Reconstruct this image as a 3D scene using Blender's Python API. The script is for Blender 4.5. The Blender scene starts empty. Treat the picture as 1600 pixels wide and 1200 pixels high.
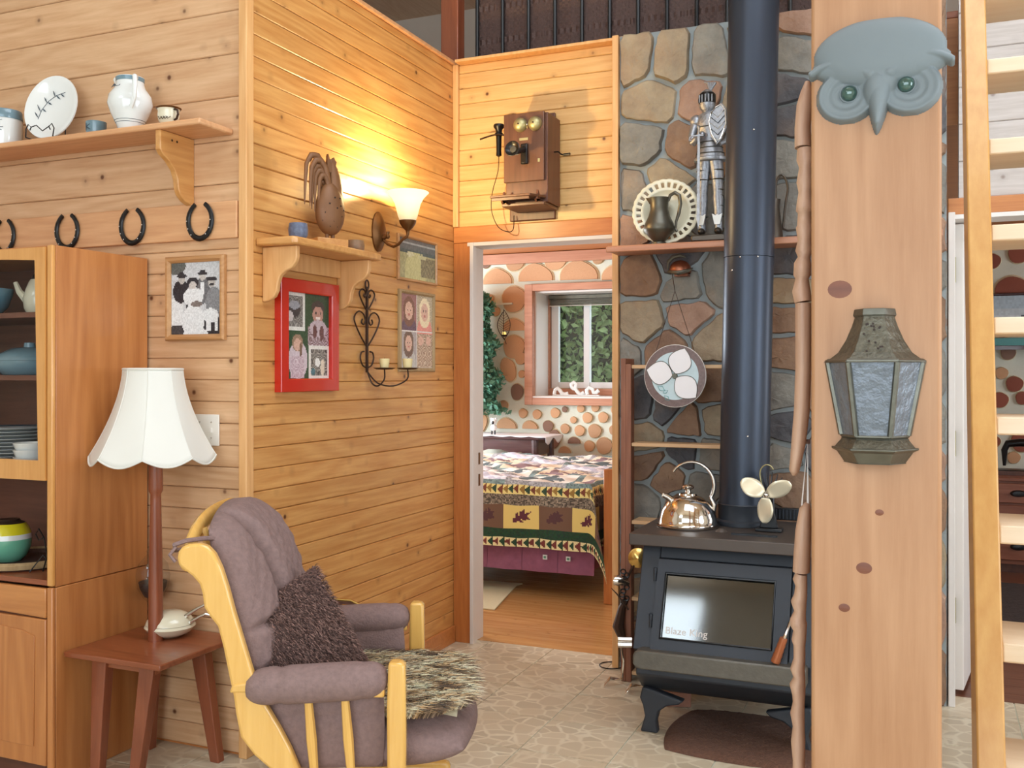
import bpy, math, random
import numpy as np
from mathutils import Vector, Matrix
R = random.Random(7)
PI = math.pi
C = bpy.context.scene.collection
SC = bpy.context.scene

# ---------------------------------------------------------------- camera
EYE = 1.37; FPX = 1530.0; YAW = math.radians(23)
cam = bpy.data.cameras.new('camera'); camo = bpy.data.objects.new('camera', cam); C.objects.link(camo)
camo.location = (0, 0, EYE); camo.rotation_euler = (PI/2, 0, YAW)
cam.sensor_width = 36; cam.lens = 36*FPX/1600; cam.shift_y = -17/1600.0; cam.clip_start = .05
SC.camera = camo
# ---------------------------------------------------------------- sky, lamps, exposure
SC.view_settings.view_transform = 'Standard'; SC.view_settings.look = 'None'
SC.view_settings.gamma = 1; SC.view_settings.use_curve_mapping = False
SC.view_settings.exposure = -0.12
SC.cycles.max_bounces = 7; SC.cycles.diffuse_bounces = 4; SC.cycles.glossy_bounces = 3
SC.cycles.transparent_max_bounces = 10; SC.cycles.transmission_bounces = 5
SC.cycles.sample_clamp_indirect = 4; SC.cycles.caustics_reflective = False; SC.cycles.caustics_refractive = False
SC.cycles.use_denoising = True
world = bpy.data.worlds.new('overcast_sky'); SC.world = world; world.use_nodes = True
bg = world.node_tree.nodes['Background']; bg.inputs[0].default_value = (.86, .93, 1, 1); bg.inputs[1].default_value = 2.6
def area(name, loc, rot, sx, sy, power, col):
    l = bpy.data.lights.new(name, 'AREA'); l.shape = 'RECTANGLE'; l.size = sx; l.size_y = sy
    l.energy = power; l.color = col
    o = bpy.data.objects.new(name, l); C.objects.link(o); o.location = loc; o.rotation_euler = rot
    return o
# daylight through the tall windows behind the camera and the window on the right; the bedroom side lamp is an added fill
area('daylight_front', (0.3, -2.45, 1.9), (PI/2, 0, 0), 5.0, 2.6, 138, (.78, .89, 1))
area('daylight_gable', (-3.05, -2.66, 4.12), (PI/2, 0, 0), 1.5, .85, 24, (.80, .92, 1))
area('daylight_right', (3.45, 1.6, 1.8), (PI/2, 0, PI/2), 2.6, 1.9, 88, (.78, .89, 1))
area('bedroom_fill', (-4.85, 6.2, 1.5), (PI/2, 0, -PI/2), 1.8, 1.4, 170, (.82, .92, 1))
area('daylight_sewing_room', (3.45, 6.2, 1.5), (PI/2, 0, PI/2), 1.8, 1.4, 45, (.9, .95, 1))
area('daylight_skylight', (0.2, 2.0, 4.5), (0, 0, 0), 3.0, 2.2, 85, (.80, .90, 1))

# ---------------------------------------------------------------- measuring
SN, CS = math.sin(YAW), math.cos(YAW)
def ray(px, py):
    u = (px-800)/FPX; v = (583-py)/FPX
    return Vector((-SN+CS*u, CS+SN*u, v))
def at_y(px, py, Y): r = ray(px, py); t = Y/r.y; return Vector((r.x*t, Y, EYE+r.z*t))
def at_x(px, py, X): r = ray(px, py); t = X/r.x; return Vector((X, r.y*t, EYE+r.z*t))
def at_z(px, py, Z): r = ray(px, py); t = (Z-EYE)/r.z; return Vector((r.x*t, r.y*t, Z))
YA, XB, YC, YS, YF = 2.84, -2.229, 4.50, 4.40, 8.10     # faces: left wall, side wall, phone wall, stones, cordwood

# ---------------------------------------------------------------- colours and materials
def lin(c):
    r = []
    for x in c[:3]:
        x = x/255.0 if max(c[:3]) > 1.01 else x
        r.append(x/12.92 if x <= .04045 else ((x+.055)/1.055)**2.4)
    return (r[0], r[1], r[2], 1)
def newmat(name):
    m = bpy.data.materials.new(name); m.use_nodes = True
    nt = m.node_tree; return m, nt, nt.nodes['Principled BSDF']
def N(nt, t, **k):
    n = nt.nodes.new(t)
    for a, b in k.items(): setattr(n, a, b)
    return n
def mixc(nt, fac, a, b, blend='MIX'):
    n = N(nt, 'ShaderNodeMix', data_type='RGBA', blend_type=blend)
    for idx, v in ((0, fac), (6, a), (7, b)):
        if hasattr(v, 'links'): nt.links.new(v, n.inputs[idx])
        else: n.inputs[idx].default_value = v
    return n.outputs[2]
def mth(nt, op, a, b=0.0, clamp=False):
    n = N(nt, 'ShaderNodeMath', operation=op, use_clamp=clamp)
    for i, v in enumerate((a, b)):
        if hasattr(v, 'links'): nt.links.new(v, n.inputs[i])
        else: n.inputs[i].default_value = v
    return n.outputs[0]
def coords(nt, rnd=True):
    tc = N(nt, 'ShaderNodeTexCoord'); v = tc.outputs['Object']
    if rnd:
        oi = N(nt, 'ShaderNodeObjectInfo')
        m = N(nt, 'ShaderNodeVectorMath', operation='SCALE'); m.inputs[0].default_value = (17, 31, 13)
        nt.links.new(oi.outputs['Random'], m.inputs['Scale'])
        a = N(nt, 'ShaderNodeVectorMath', operation='ADD'); nt.links.new(v, a.inputs[0]); nt.links.new(m.outputs[0], a.inputs[1])
        return a.outputs[0], oi.outputs['Random']
    return v, None
def vscale(nt, v, s):
    n = N(nt, 'ShaderNodeVectorMath', operation='MULTIPLY'); nt.links.new(v, n.inputs[0]); n.inputs[1].default_value = s
    return n.outputs[0]
def noise(nt, v, scale, detail=3, rough=.55):
    n = N(nt, 'ShaderNodeTexNoise'); nt.links.new(v, n.inputs['Vector'])
    n.inputs['Scale'].default_value = scale; n.inputs['Detail'].default_value = detail; n.inputs['Roughness'].default_value = rough
    return n.outputs[0]
def ramp(nt, f, a, b):
    n = N(nt, 'ShaderNodeMapRange'); nt.links.new(f, n.inputs[0])
    n.inputs[1].default_value = a; n.inputs[2].default_value = b
    return n.outputs[0]
def bump(nt, b, h, strength=.2, dist=.002):
    n = N(nt, 'ShaderNodeBump'); nt.links.new(h, n.inputs['Height']); n.inputs['Strength'].default_value = strength
    n.inputs['Distance'].default_value = dist; nt.links.new(n.outputs[0], b.inputs['Normal'])
def plain(name, col, rough=.5, metal=0, var=.12, scale=8, bmp=0, bscale=60, coat=0, bdist=.002):
    m, nt, b = newmat(name); v, rn = coords(nt)
    c = lin(col); d = tuple(x*(1-var) for x in c[:3])+(1,); e = tuple(min(1, x*(1+var)) for x in c[:3])+(1,)
    nt.links.new(mixc(nt, noise(nt, v, scale), d, e), b.inputs['Base Color'])
    b.inputs['Roughness'].default_value = rough; b.inputs['Metallic'].default_value = metal
    b.inputs['Coat Weight'].default_value = coat
    if bmp: bump(nt, b, noise(nt, v, bscale, 4), bmp, bdist)
    return m
def wood(name, c1, c2, axis=0, knots=0, rough=.42, fine=1.0, ring=.35, var=.10, coat=0, knotcol=(96, 52, 26)):
    m, nt, b = newmat(name); v, rn = coords(nt)
    s = [16*fine]*3; s[axis] = 1.1*fine
    s2 = [5.0*fine]*3; s2[axis] = .55*fine
    f = ramp(nt, noise(nt, vscale(nt, v, s), 5, 4, .62), .25, .75)
    g = mth(nt, 'MULTIPLY', noise(nt, vscale(nt, v, s2), 1.3, 1.5, .4), 60)
    g = mth(nt, 'SINE', g)
    g = mth(nt, 'MULTIPLY_ADD', g, .5); nt.nodes[-1].inputs[2].default_value = .5
    k = N(nt, 'ShaderNodeMix', data_type='FLOAT'); k.inputs[0].default_value = ring
    nt.links.new(f, k.inputs[2]); nt.links.new(g, k.inputs[3])
    col = mixc(nt, k.outputs[0], lin(c1), lin(c2))
    if knots:
        vo = N(nt, 'ShaderNodeTexVoronoi'); nt.links.new(vscale(nt, v, (1, 2.2, 1)), vo.inputs['Vector']); vo.inputs['Scale'].default_value = 8.5
        d = vo.outputs['Distance']
        kf = mth(nt, 'MULTIPLY', mth(nt, 'SUBTRACT', 1.0, ramp(nt, d, .045, .10)), knots, True)
        halo = mth(nt, 'MULTIPLY', mth(nt, 'SUBTRACT', 1.0, ramp(nt, d, .06, .24)), .35*knots, True)
        col = mixc(nt, halo, col, lin(tuple(x*.72 for x in c2)))
        col = mixc(nt, kf, col, lin(knotcol))
    hv = N(nt, 'ShaderNodeHueSaturation'); nt.links.new(col, hv.inputs['Color'])
    vv = mth(nt, 'MULTIPLY_ADD', rn, 2*var); nt.nodes[-1].inputs[2].default_value = 1-var
    nt.links.new(vv, hv.inputs['Value']); nt.links.new(hv.outputs[0], b.inputs['Base Color'])
    b.inputs['Roughness'].default_value = rough; b.inputs['Coat Weight'].default_value = coat
    bump(nt, b, f, .12, .001)
    return m
def attr_mat(name, rough=.5, bmp=0, bscale=200, coat=0, sheen=0):
    m, nt, b = newmat(name); a = N(nt, 'ShaderNodeVertexColor'); a.layer_name = 'Col'
    nt.links.new(a.outputs[0], b.inputs['Base Color']); b.inputs['Roughness'].default_value = rough
    b.inputs['Coat Weight'].default_value = coat; b.inputs['Sheen Weight'].default_value = sheen
    if bmp: v, _ = coords(nt); bump(nt, b, noise(nt, v, bscale, 3), bmp)
    return m
def clear(name, tint=(1, 1, 1), gloss=.08, rough=.02):
    m, nt, b = newmat(name); nt.nodes.remove(b); out = nt.nodes['Material Output']
    t = N(nt, 'ShaderNodeBsdfTransparent'); t.inputs[0].default_value = tuple(tint)+(1,)
    g = N(nt, 'ShaderNodeBsdfGlossy'); g.inputs['Roughness'].default_value = rough
    fr = N(nt, 'ShaderNodeLayerWeight'); fr.inputs[0].default_value = .5
    f = mth(nt, 'ADD', mth(nt, 'MULTIPLY', mth(nt, 'POWER', fr.outputs['Facing'], 4.0), .5), gloss, True)
    mx = N(nt, 'ShaderNodeMixShader'); nt.links.new(f, mx.inputs[0]); nt.links.new(t.outputs[0], mx.inputs[1]); nt.links.new(g.outputs[0], mx.inputs[2])
    nt.links.new(mx.outputs[0], out.inputs[0]); return m
M = {}
M['pine_a'] = wood('pale_pine_plank', (222, 182, 142), (196, 148, 106), 0, 1, .45, ring=.36, var=.04)
M['pine'] = wood('pine_plank', (216, 163, 98), (184, 122, 62), 0, 1, .36, ring=.36, var=.05)
M['pine_c'] = wood('light_golden_pine_plank', (230, 188, 126), (208, 156, 92), 0, 1, .4, ring=.34, var=.05)
M['pine_grey'] = wood('pale_grey_pine_plank', (206, 196, 190), (180, 168, 160), 0, .5, .5, ring=.25, var=.05)  # pale grey tone over the pine grain
M['pine_v'] = wood('pine_trim_upright', (226, 178, 122), (206, 150, 92), 2, 0, .38, var=.04)
M['cedar_v'] = wood('orange_casing_upright', (196, 124, 66), (168, 96, 46), 2, 0, .35, ring=.2, var=.04)
M['cedar_h'] = wood('orange_casing_level', (204, 134, 74), (178, 106, 54), 0, 0, .35, ring=.2, var=.04)
M['post'] = wood('timber_post_wood', (182, 136, 98), (160, 112, 74), 2, 0, .5, fine=.8, ring=.34, var=0)
M['knot'] = wood('knot_wood', (124, 70, 42), (98, 50, 28), 0, 0, .5, fine=3, var=.03)
M['cab_v'] = wood('teak_veneer_upright', (200, 134, 78), (172, 106, 56), 2, 0, .33, fine=.7, ring=.45, var=.02, coat=.15)
M['cab_h'] = wood('teak_veneer_level', (206, 140, 80), (176, 110, 58), 0, 0, .33, fine=.7, ring=.35, var=.03, coat=.15)
M['cab_edge'] = wood('teak_pale_edge', (218, 160, 92), (200, 138, 70), 2, 0, .28, ring=.2, var=.02, coat=.3)
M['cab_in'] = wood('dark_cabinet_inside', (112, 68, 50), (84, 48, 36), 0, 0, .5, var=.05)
M['redwood'] = wood('mahogany_table', (160, 92, 58), (126, 64, 38), 0, 0, .3, fine=.8, var=.03, coat=.2)
M['redwood_v'] = wood('mahogany_pole', (150, 84, 56), (120, 62, 40), 2, 0, .3, fine=.8, var=.03, coat=.25)
M['maple'] = wood('yellow_maple', (232, 186, 104), (218, 166, 84), 2, 0, .22, fine=.6, ring=.12, var=.02, coat=.4)
M['stair_v'] = wood('stair_stringer_wood', (202, 154, 88), (184, 130, 66), 2, 0, .4, fine=.6, ring=.3, var=.02, coat=.1)
M['stair_h'] = wood('stair_tread_wood', (232, 212, 184), (218, 192, 158), 0, 0, .4, fine=.6, ring=.3, var=.04)
M['shelfwood'] = wood('varnished_pine_shelf', (216, 162, 98), (190, 130, 70), 1, 0, .32, var=.04, coat=.2)
M['shelf_h'] = wood('pale_pine_shelf', (222, 172, 126), (198, 142, 98), 0, 0, .4, var=.04)
M['pinkwood'] = wood('pink_brown_shelf', (196, 142, 112), (168, 112, 84), 0, 0, .4, var=.04)
M['rack'] = wood('reddish_rack_wood', (150, 98, 72), (120, 72, 52), 2, 0, .5, var=.05)
M['lightrung'] = wood('pale_rung_wood', (214, 176, 134), (190, 148, 106), 0, 0, .5, var=.05)
M['oak_phone'] = wood('brown_oak_telephone', (108, 70, 48), (82, 50, 32), 2, 0, .35, fine=.7, var=.03, coat=.1)
M['oak_dark'] = wood('dark_oak', (104, 64, 46), (78, 46, 34), 2, 0, .4, var=.05)
M['carved'] = wood('carved_pale_wood', (196, 160, 134), (164, 124, 100), 2, 0, .5, fine=1.5, var=.04)
M['floorwood'] = wood('honey_floorboard', (212, 162, 102), (184, 128, 74), 0, .5, .22, fine=.8, ring=.4, var=.07, coat=.2)
M['floordark'] = wood('brown_floorboard', (126, 82, 62), (100, 60, 44), 0, 0, .35, var=.06)
M['beam'] = wood('reddish_beam', (202, 148, 118), (178, 120, 92), 0, 0, .5, var=.03)
M['dark_dresser'] = wood('dark_cherry', (88, 56, 54), (62, 36, 36), 0, 0, .25, var=.03, coat=.3)
M['dresser'] = wood('red_brown_dresser', (164, 104, 78), (134, 78, 56), 0, 0, .4, var=.04)
M['frame_oak'] = wood('oak_frame', (196, 148, 98), (168, 118, 72), 0, 0, .35, fine=1.5, var=.03, coat=.2)
M['frame_grey'] = wood('weathered_frame', (176, 150, 110), (150, 124, 86), 2, 0, .6, fine=1.5, var=.03)
M['log'] = wood('log_end', (212, 170, 130), (188, 138, 98), 1, 0, .7, fine=1.2, ring=.3, var=.16)
M['logdark'] = wood('weathered_log_end', (156, 122, 102), (122, 92, 78), 1, 0, .8, fine=1.2, ring=.3, var=.12)
M['logred'] = wood('red_log_end', (160, 92, 70), (128, 64, 48), 1, 0, .7, fine=1.2, ring=.3, var=.12)
M['bark'] = plain('pale_bark_ring', (230, 214, 180), .85, bmp=.4)
M['mortar_pale'] = plain('pale_green_mortar', (216, 218, 202), .9, var=.10, scale=9, bmp=.5, bscale=40, bdist=.006)
M['mortar_grey'] = plain('blue_grey_mortar', (146, 152, 152), .9, var=.12, scale=8, bmp=.6, bscale=30, bdist=.008)
M['tile'] = None
M['black'] = plain('black_iron', (30, 28, 28), .32, .4, bmp=.2, bscale=40)
M['blackpaint'] = plain('black_paint', (26, 27, 30), .35, .1)
M['stove'] = plain('blue_black_stove_paint', (50, 54, 61), .5, .25, var=.05, bmp=.15, bscale=400, bdist=.0005)
M['stovetop'] = plain('brown_black_stove_top', (82, 72, 66), .42, .3, var=.12, bmp=.2, bscale=200, bdist=.0008)
M['stovelip'] = plain('worn_grey_lip', (98, 94, 86), .4, .35, var=.25, scale=30, bmp=.3, bscale=90)
M['pipe'] = plain('satin_black_pipe', (56, 63, 76), .36, .5, var=.04)
M['soot'] = plain('sooty_firebox', (70, 66, 64), .9, var=.4, scale=6, bmp=.5, bscale=15, bdist=.01)
M['stoveglass'] = clear('stove_glass', (.60, .62, .62), .13, .06)
M['glass'] = clear('window_glass', (.96, .98, .97), .02)
M['cabglass'] = clear('cabinet_glass', (.95, .95, .94), .01)
M['jarglass'] = clear('clear_glass', (.95, .95, .95), .07)
M['white'] = plain('white_paint', (226, 220, 214), .45, var=.03)
M['greywhite'] = plain('aged_white_jamb', (214, 206, 200), .5, var=.05)
M['vinyl'] = plain('white_vinyl', (232, 236, 238), .35, var=.02)
M['ceramic'] = plain('white_glazed_ceramic', (226, 228, 226), .12, var=.03, coat=.5)
M['cream'] = plain('cream_glaze', (222, 214, 188), .22, var=.04, coat=.4)
M['shade'] = plain('cream_pleated_fabric', (222, 220, 212), .8, var=.02)
M['bluegrey'] = plain('blue_grey_glaze', (110, 138, 150), .2, var=.2, scale=20, coat=.4)
M['inkblue'] = plain('dark_blue_glaze_line', (62, 78, 92), .3, var=.05)
M['bowlblue'] = plain('sky_blue_glaze', (98, 142, 166), .2, var=.08, coat=.4)
M['bluecup'] = plain('mottled_blue_stone', (92, 100, 122), .35, var=.75, scale=70, bmp=.5, bscale=60)
M['browncup'] = plain('mottled_brown_votive', (140, 110, 82), .4, var=.4, scale=40, bmp=.5, bscale=60)
M['rust'] = plain('brown_wood_rooster', (122, 82, 50), .5, .1, var=.25, scale=14, bmp=.3, bscale=30)
M['rustdark'] = plain('dark_brown_hole', (46, 28, 18), .7)
M['bronze'] = plain('antique_bronze', (112, 76, 42), .35, .7, var=.15)
M['iron_brown'] = plain('dark_brown_iron', (60, 40, 28), .5, .5)
M['wax'] = plain('ivory_candle_cup', (226, 206, 150), .5, var=.05)
M['red'] = plain('glossy_red_frame', (190, 34, 16), .25, var=.06, coat=.4)
M['brass'] = plain('aged_brass', (176, 168, 124), .42, .7, var=.12)
M['gold'] = plain('polished_brass', (222, 186, 110), .22, .9, var=.06)
M['chrome'] = plain('polished_steel', (220, 214, 206), .1, 1, var=.02)
M['pewter'] = plain('silver_pewter', (160, 162, 168), .34, .75, var=.5, scale=70, bmp=1.0, bscale=160)
M['jug'] = plain('dark_pewter_jug', (96, 92, 82), .42, .8, var=.12, scale=10)
M['jugdark'] = plain('dull_bronze_jug', (86, 78, 70), .4, .8)
M['lanternmetal'] = plain('weathered_lantern_metal', (104, 102, 92), .42, .8, var=.35, scale=28, bmp=.4, bscale=60)
M['lanternglass'] = plain('rippled_grey_glass', (108, 114, 122), .38, .25, var=.3, scale=40, bmp=.7, bscale=42, bdist=.01)
M['lanternbrass'] = plain('punched_greenish_metal', (98, 94, 82), .45, .7, var=.55, scale=110, bmp=1, bscale=90, bdist=.004)
M['owl'] = plain('grey_clay_owl', (112, 120, 123), .6, var=.08, bmp=.15, bscale=25)
M['eyeglass'] = plain('green_glass_eye', (54, 84, 76), .06, .2, var=.5, scale=120, coat=1)
M['fabric'] = plain('mauve_brown_chenille', (134, 110, 106), .95, var=.28, scale=70, bmp=.8, bscale=170, bdist=.003)
M['pillowfur'] = plain('dark_brown_plush', (96, 72, 66), .95, var=.3, scale=25)
M['plate_wall'] = plain('white_switch_plate', (232, 226, 216), .35, var=.02)
M['wicker'] = plain('dark_wicker', (84, 62, 56), .6, var=.45, scale=70, bmp=1, bscale=120, bdist=.004)
M['brick'] = plain('red_brick', (166, 118, 98), .9, var=.15, bmp=.5)
M['mat_brown'] = plain('brown_coir_mat', (104, 72, 56), .95, var=.5, scale=90, bmp=1, bscale=160, bdist=.006)
M['rug'] = plain('beige_rug', (206, 194, 158), .95, var=.08, scale=80, bmp=.6, bscale=300)
M['rugdark'] = plain('dark_shaggy_rug', (72, 62, 60), .95, var=.5, scale=60, bmp=1, bscale=100, bdist=.01)
M['sheet'] = plain('white_cotton', (232, 230, 232), .9, var=.03)
M['skirt'] = plain('plum_mottled_cotton', (140, 84, 106), .95, var=.25, scale=26)
M['leaf'] = plain('blue_green_leaf', (84, 136, 112), .5, var=.45, scale=9)
M['treeleaf'] = plain('pale_green_leaf', (134, 158, 108), .55, var=.6, scale=9)  # light greyish green leaf tone, mottled
M['teal'] = plain('teal_paint', (92, 160, 160), .5)
M['jade'] = plain('jade_glaze', (112, 180, 152), .2, var=.06, coat=.4)
M['yellow'] = plain('yellow_glaze', (214, 204, 40), .2, var=.05, coat=.4)
M['bean'] = plain('dark_coffee_beans', (46, 32, 26), .7, var=.4, scale=120, bmp=1, bscale=120, bdist=.004)
M['ceilwood'] = wood('ceiling_board', (222, 200, 174), (204, 176, 144), 1, 0, .5)
M['shellwall'] = plain('plain_pale_wall', (224, 216, 204), .8, var=.04)
M['copper'] = plain('hammered_copper', (150, 92, 68), .35, .8, var=.3, scale=40, bmp=.6, bscale=60)
M['handlewood'] = plain('coiled_copper_wood', (176, 104, 66), .3, .35, var=.1)
M['print'] = attr_mat('printed_paper', .35, coat=.15)
M['quilt'] = attr_mat('quilt_cotton', .95, .25, 120)
M['furcol'] = attr_mat('fur_strands', .8)
M['painted'] = attr_mat('painted_glaze', .15, coat=.5)
# flagstone-print ceramic tile
def tile_mat():
    m, nt, b = newmat('flagstone_print_tile'); v, rn = coords(nt)
    nz = N(nt, 'ShaderNodeTexNoise'); nz.inputs['Scale'].default_value = 7; nt.links.new(v, nz.inputs['Vector'])
    ad = N(nt, 'ShaderNodeVectorMath', operation='MULTIPLY_ADD'); nt.links.new(nz.outputs[1], ad.inputs[0]); ad.inputs[1].default_value = (.06, .06, 0); nt.links.new(v, ad.inputs[2])
    vs = vscale(nt, ad.outputs[0], (1, 1.25, 0))
    vo = N(nt, 'ShaderNodeTexVoronoi', feature='DISTANCE_TO_EDGE'); vo.inputs['Scale'].default_value = 12; nt.links.new(vs, vo.inputs['Vector'])
    v2 = N(nt, 'ShaderNodeTexVoronoi'); v2.inputs['Scale'].default_value = 12; nt.links.new(vs, v2.inputs['Vector'])
    sp = N(nt, 'ShaderNodeSeparateColor'); nt.links.new(v2.outputs['Color'], sp.inputs[0])
    st = mixc(nt, sp.outputs[0], lin((214, 200, 174)), lin((186, 172, 148)))
    col = mixc(nt, ramp(nt, vo.outputs['Distance'], .03, .09), lin((232, 222, 198)), st)
    col = mixc(nt, ramp(nt, noise(nt, v, 5, 3), .3, .8), col, lin((206, 188, 160)))
    nt.links.new(col, b.inputs['Base Color']); b.inputs['Roughness'].default_value = .3
    bump(nt, b, vo.outputs['Distance'], .15, .002); return m
M['tile'] = tile_mat()
def stone_mat(name, c1, c2):
    m, nt, b = newmat(name); v, rn = coords(nt)
    f = ramp(nt, noise(nt, v, 9, 5, .65), .3, .7)
    col = mixc(nt, f, lin(c1), lin(c2))
    col = mixc(nt, mth(nt, 'MULTIPLY', ramp(nt, noise(nt, v, 3.5, 3), .52, .78), .38), col, lin((176, 138, 104)))
    nt.links.new(col, b.inputs['Base Color']); b.inputs['Roughness'].default_value = .75
    bump(nt, b, noise(nt, v, 16, 6, .6), .9, .014); return m
STONE = [stone_mat('tan_fieldstone', (166, 150, 124), (132, 116, 96)), stone_mat('brown_fieldstone', (146, 116, 92), (116, 88, 70)),
         stone_mat('grey_fieldstone', (142, 138, 128), (108, 104, 98)), stone_mat('slate_fieldstone', (98, 96, 98), (66, 64, 68)),
         stone_mat('pink_fieldstone', (170, 138, 118), (140, 108, 90))]

# ---------------------------------------------------------------- mesh building
class MB:
    def __init__(s): s.v = []; s.f = []; s.c = None
    def add(s, vs, fs):
        o = len(s.v); s.v += [tuple(p) for p in vs]; s.f += [tuple(i+o for i in f) for f in fs]; return s
    def box(s, x0, y0, z0, x1, y1, z1):
        vs = [(x, y, z) for x in (x0, x1) for y in (y0, y1) for z in (z0, z1)]
        return s.add(vs, [(0, 1, 3, 2), (4, 6, 7, 5), (0, 4, 5, 1), (2, 3, 7, 6), (0, 2, 6, 4), (1, 5, 7, 3)])
    def prism(s, poly, a, b, plane='xz'):
        n = len(poly); vs = []
        for h in (a, b):
            for p, q in poly:
                vs.append({'xz': (p, h, q), 'yz': (h, p, q), 'xy': (p, q, h)}[plane])
        fs = [tuple(range(n-1, -1, -1)), tuple(range(n, 2*n))]+[(i, (i+1) % n, n+(i+1) % n, n+i) for i in range(n)]
        return s.add(vs, fs)
    def tube(s, pts, r, seg=8, closed=False, flat=1.0):
        pts = [Vector(p) for p in pts]; n = len(pts)
        rs = r if isinstance(r, (list, tuple)) else [r]*n
        up = None; vs = []
        for i, p in enumerate(pts):
            if closed: t = pts[(i+1) % n]-pts[i-1]
            else: t = pts[min(i+1, n-1)]-pts[max(i-1, 0)]
            t.normalize()
            if up is None: up = Vector((0, 0, 1)) if abs(t.z) < .9 else Vector((1, 0, 0))
            up = up-t*up.dot(t)
            if up.length < 1e-6: up = t.orthogonal()
            up.normalize(); sd = t.cross(up)
            for k in range(seg):
                a = 2*PI*k/seg; vs.append(p+up*(math.cos(a)*rs[i])+sd*(math.sin(a)*rs[i]*flat))
        fs = []
        for i in range(n if closed else n-1):
            j = (i+1) % n
            for k in range(seg):
                l = (k+1) % seg; fs.append((i*seg+k, i*seg+l, j*seg+l, j*seg+k))
        if not closed: fs += [tuple(range(seg-1, -1, -1)), tuple((n-1)*seg+k for k in range(seg))]
        return s.add(vs, fs)
    def lathe(s, prof, o=(0, 0, 0), seg=20, axis='z', sx=1, sy=1, ph=0, arc=1.0, cap=True):
        vs = []; full = arc >= .999; ns = seg if full else seg+1
        for r, h in prof:
            for k in range(ns):
                a = ph+2*PI*arc*k/seg; x, y = r*math.cos(a)*sx, r*math.sin(a)*sy
                p = {'z': (x, y, h), 'y': (x, h, y), 'x': (h, x, y)}[axis]
                vs.append((p[0]+o[0], p[1]+o[1], p[2]+o[2]))
        fs = []
        for i in range(len(prof)-1):
            for k in range(seg if full else seg):
                l = (k+1) % ns if full else k+1
                fs.append((i*ns+k, i*ns+l, (i+1)*ns+l, (i+1)*ns+k))
        if cap and full:
            if prof[0][0] > 1e-5: fs.append(tuple(range(ns-1, -1, -1)))
            if prof[-1][0] > 1e-5: fs.append(tuple((len(prof)-1)*ns+k for k in range(ns)))
        return s.add(vs, fs)
    def ball(s, o, rx, ry=None, rz=None, seg=16, rings=10):
        ry = ry or rx; rz = rz or rx
        pr = [(math.sin(PI*i/rings), -math.cos(PI*i/rings)*rz) for i in range(rings+1)]
        pr[0] = (1e-4, -rz); pr[-1] = (1e-4, rz)
        return s.lathe(pr, o, seg, sx=rx, sy=ry, cap=False)
    def grid(s, fn, nu, nv, cu=False, cv=False):
        vs = [fn(i/(nu if cu else nu-1), j/(nv if cv else nv-1)) for i in range(nu) for j in range(nv)]
        fs = []
        for i in range(nu if cu else nu-1):
            for j in range(nv if cv else nv-1):
                a, b = (i+1) % nu, (j+1) % nv
                fs.append((i*nv+j, a*nv+j, a*nv+b, i*nv+b))
        return s.add(vs, fs)
    def cushion(s, W, H, Tf, Tb, n=24, rnd=.35, fn=None, p=4, m=None):
        """a stuffed pad: u across (x), v up (z), front towards -y"""
        m = m or n
        def pt(i, j, side):
            u, v = 2*i/n-1, 2*j/m-1
            k = ((1-abs(u)**p)*(1-abs(v)**p))
            k = max(0, k)**.5
            x = u*math.sqrt(1-rnd*v*v)*W; z = v*math.sqrt(1-rnd*u*u)*H
            g = fn(u, v) if fn else 1
            return (x, -Tf*k*g, z) if side == 0 else (x, Tb*k, z)
        vs = []; idx = {}
        for side in (0, 1):
            for i in range(n+1):
                for j in range(m+1):
                    e = i in (0, n) or j in (0, m)
                    if side and e: idx[1, i, j] = idx[0, i, j]; continue
                    idx[side, i, j] = len(vs); vs.append(pt(i, j, side))
        fs = []
        for i in range(n):
            for j in range(m):
                fs.append((idx[0, i, j], idx[0, i+1, j], idx[0, i+1, j+1], idx[0, i, j+1]))
                fs.append((idx[1, i, j], idx[1, i, j+1], idx[1, i+1, j+1], idx[1, i+1, j]))
        return s.add(vs, fs)
    def xf(s, m): s.v = [tuple(m @ Vector(p)) for p in s.v]; return s
    def merge(s, o): return s.add(o.v, o.f)
def rx(a): return Matrix.Rotation(math.radians(a), 4, 'X')
def ry(a): return Matrix.Rotation(math.radians(a), 4, 'Y')
def rz(a): return Matrix.Rotation(math.radians(a), 4, 'Z')
def tr(*a): return Matrix.Translation(Vector(a))
def mesh_of(name, mb, mat, smooth=True, ang=38):
    me = bpy.data.meshes.new(name); me.from_pydata(mb.v, [], mb.f); me.materials.append(mat)
    me.validate(); me.update()
    if smooth:
        me.polygons.foreach_set('use_smooth', [True]*len(me.polygons))
        try: me.set_sharp_from_angle(angle=math.radians(ang))
        except Exception: pass
    return me
def obj(name, mb, mat, parent=None, smooth=True, bev=0, ang=38, label=None, kind=None, loc=None):
    if isinstance(mat, str): mat = M[mat]
    me = mb if isinstance(mb, bpy.types.Mesh) else mesh_of(name, mb, mat, smooth, ang)
    o = bpy.data.objects.new(name, me); C.objects.link(o)
    if parent: o.parent = parent
    if bev:
        b = o.modifiers.new('bevel', 'BEVEL'); b.width = bev; b.segments = 2; b.limit_method = 'ANGLE'; b.angle_limit = math.radians(40)
        b.harden_normals = False
    if label: o['label'] = label
    if kind: o['kind'] = kind
    if loc: o.location = loc
    return o
def tag(o, label, cat, group=None):
    o['label'] = label; o['category'] = cat
    if group: o['group'] = group
    return o
def thing(name, label, cat, loc=(0, 0, 0), rot=0, group=None):
    o = bpy.data.objects.new(name, None); C.objects.link(o); o.empty_display_size = .05
    o.location = loc; o.rotation_euler = (0, 0, math.radians(rot)); return tag(o, label, cat, group)
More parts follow.
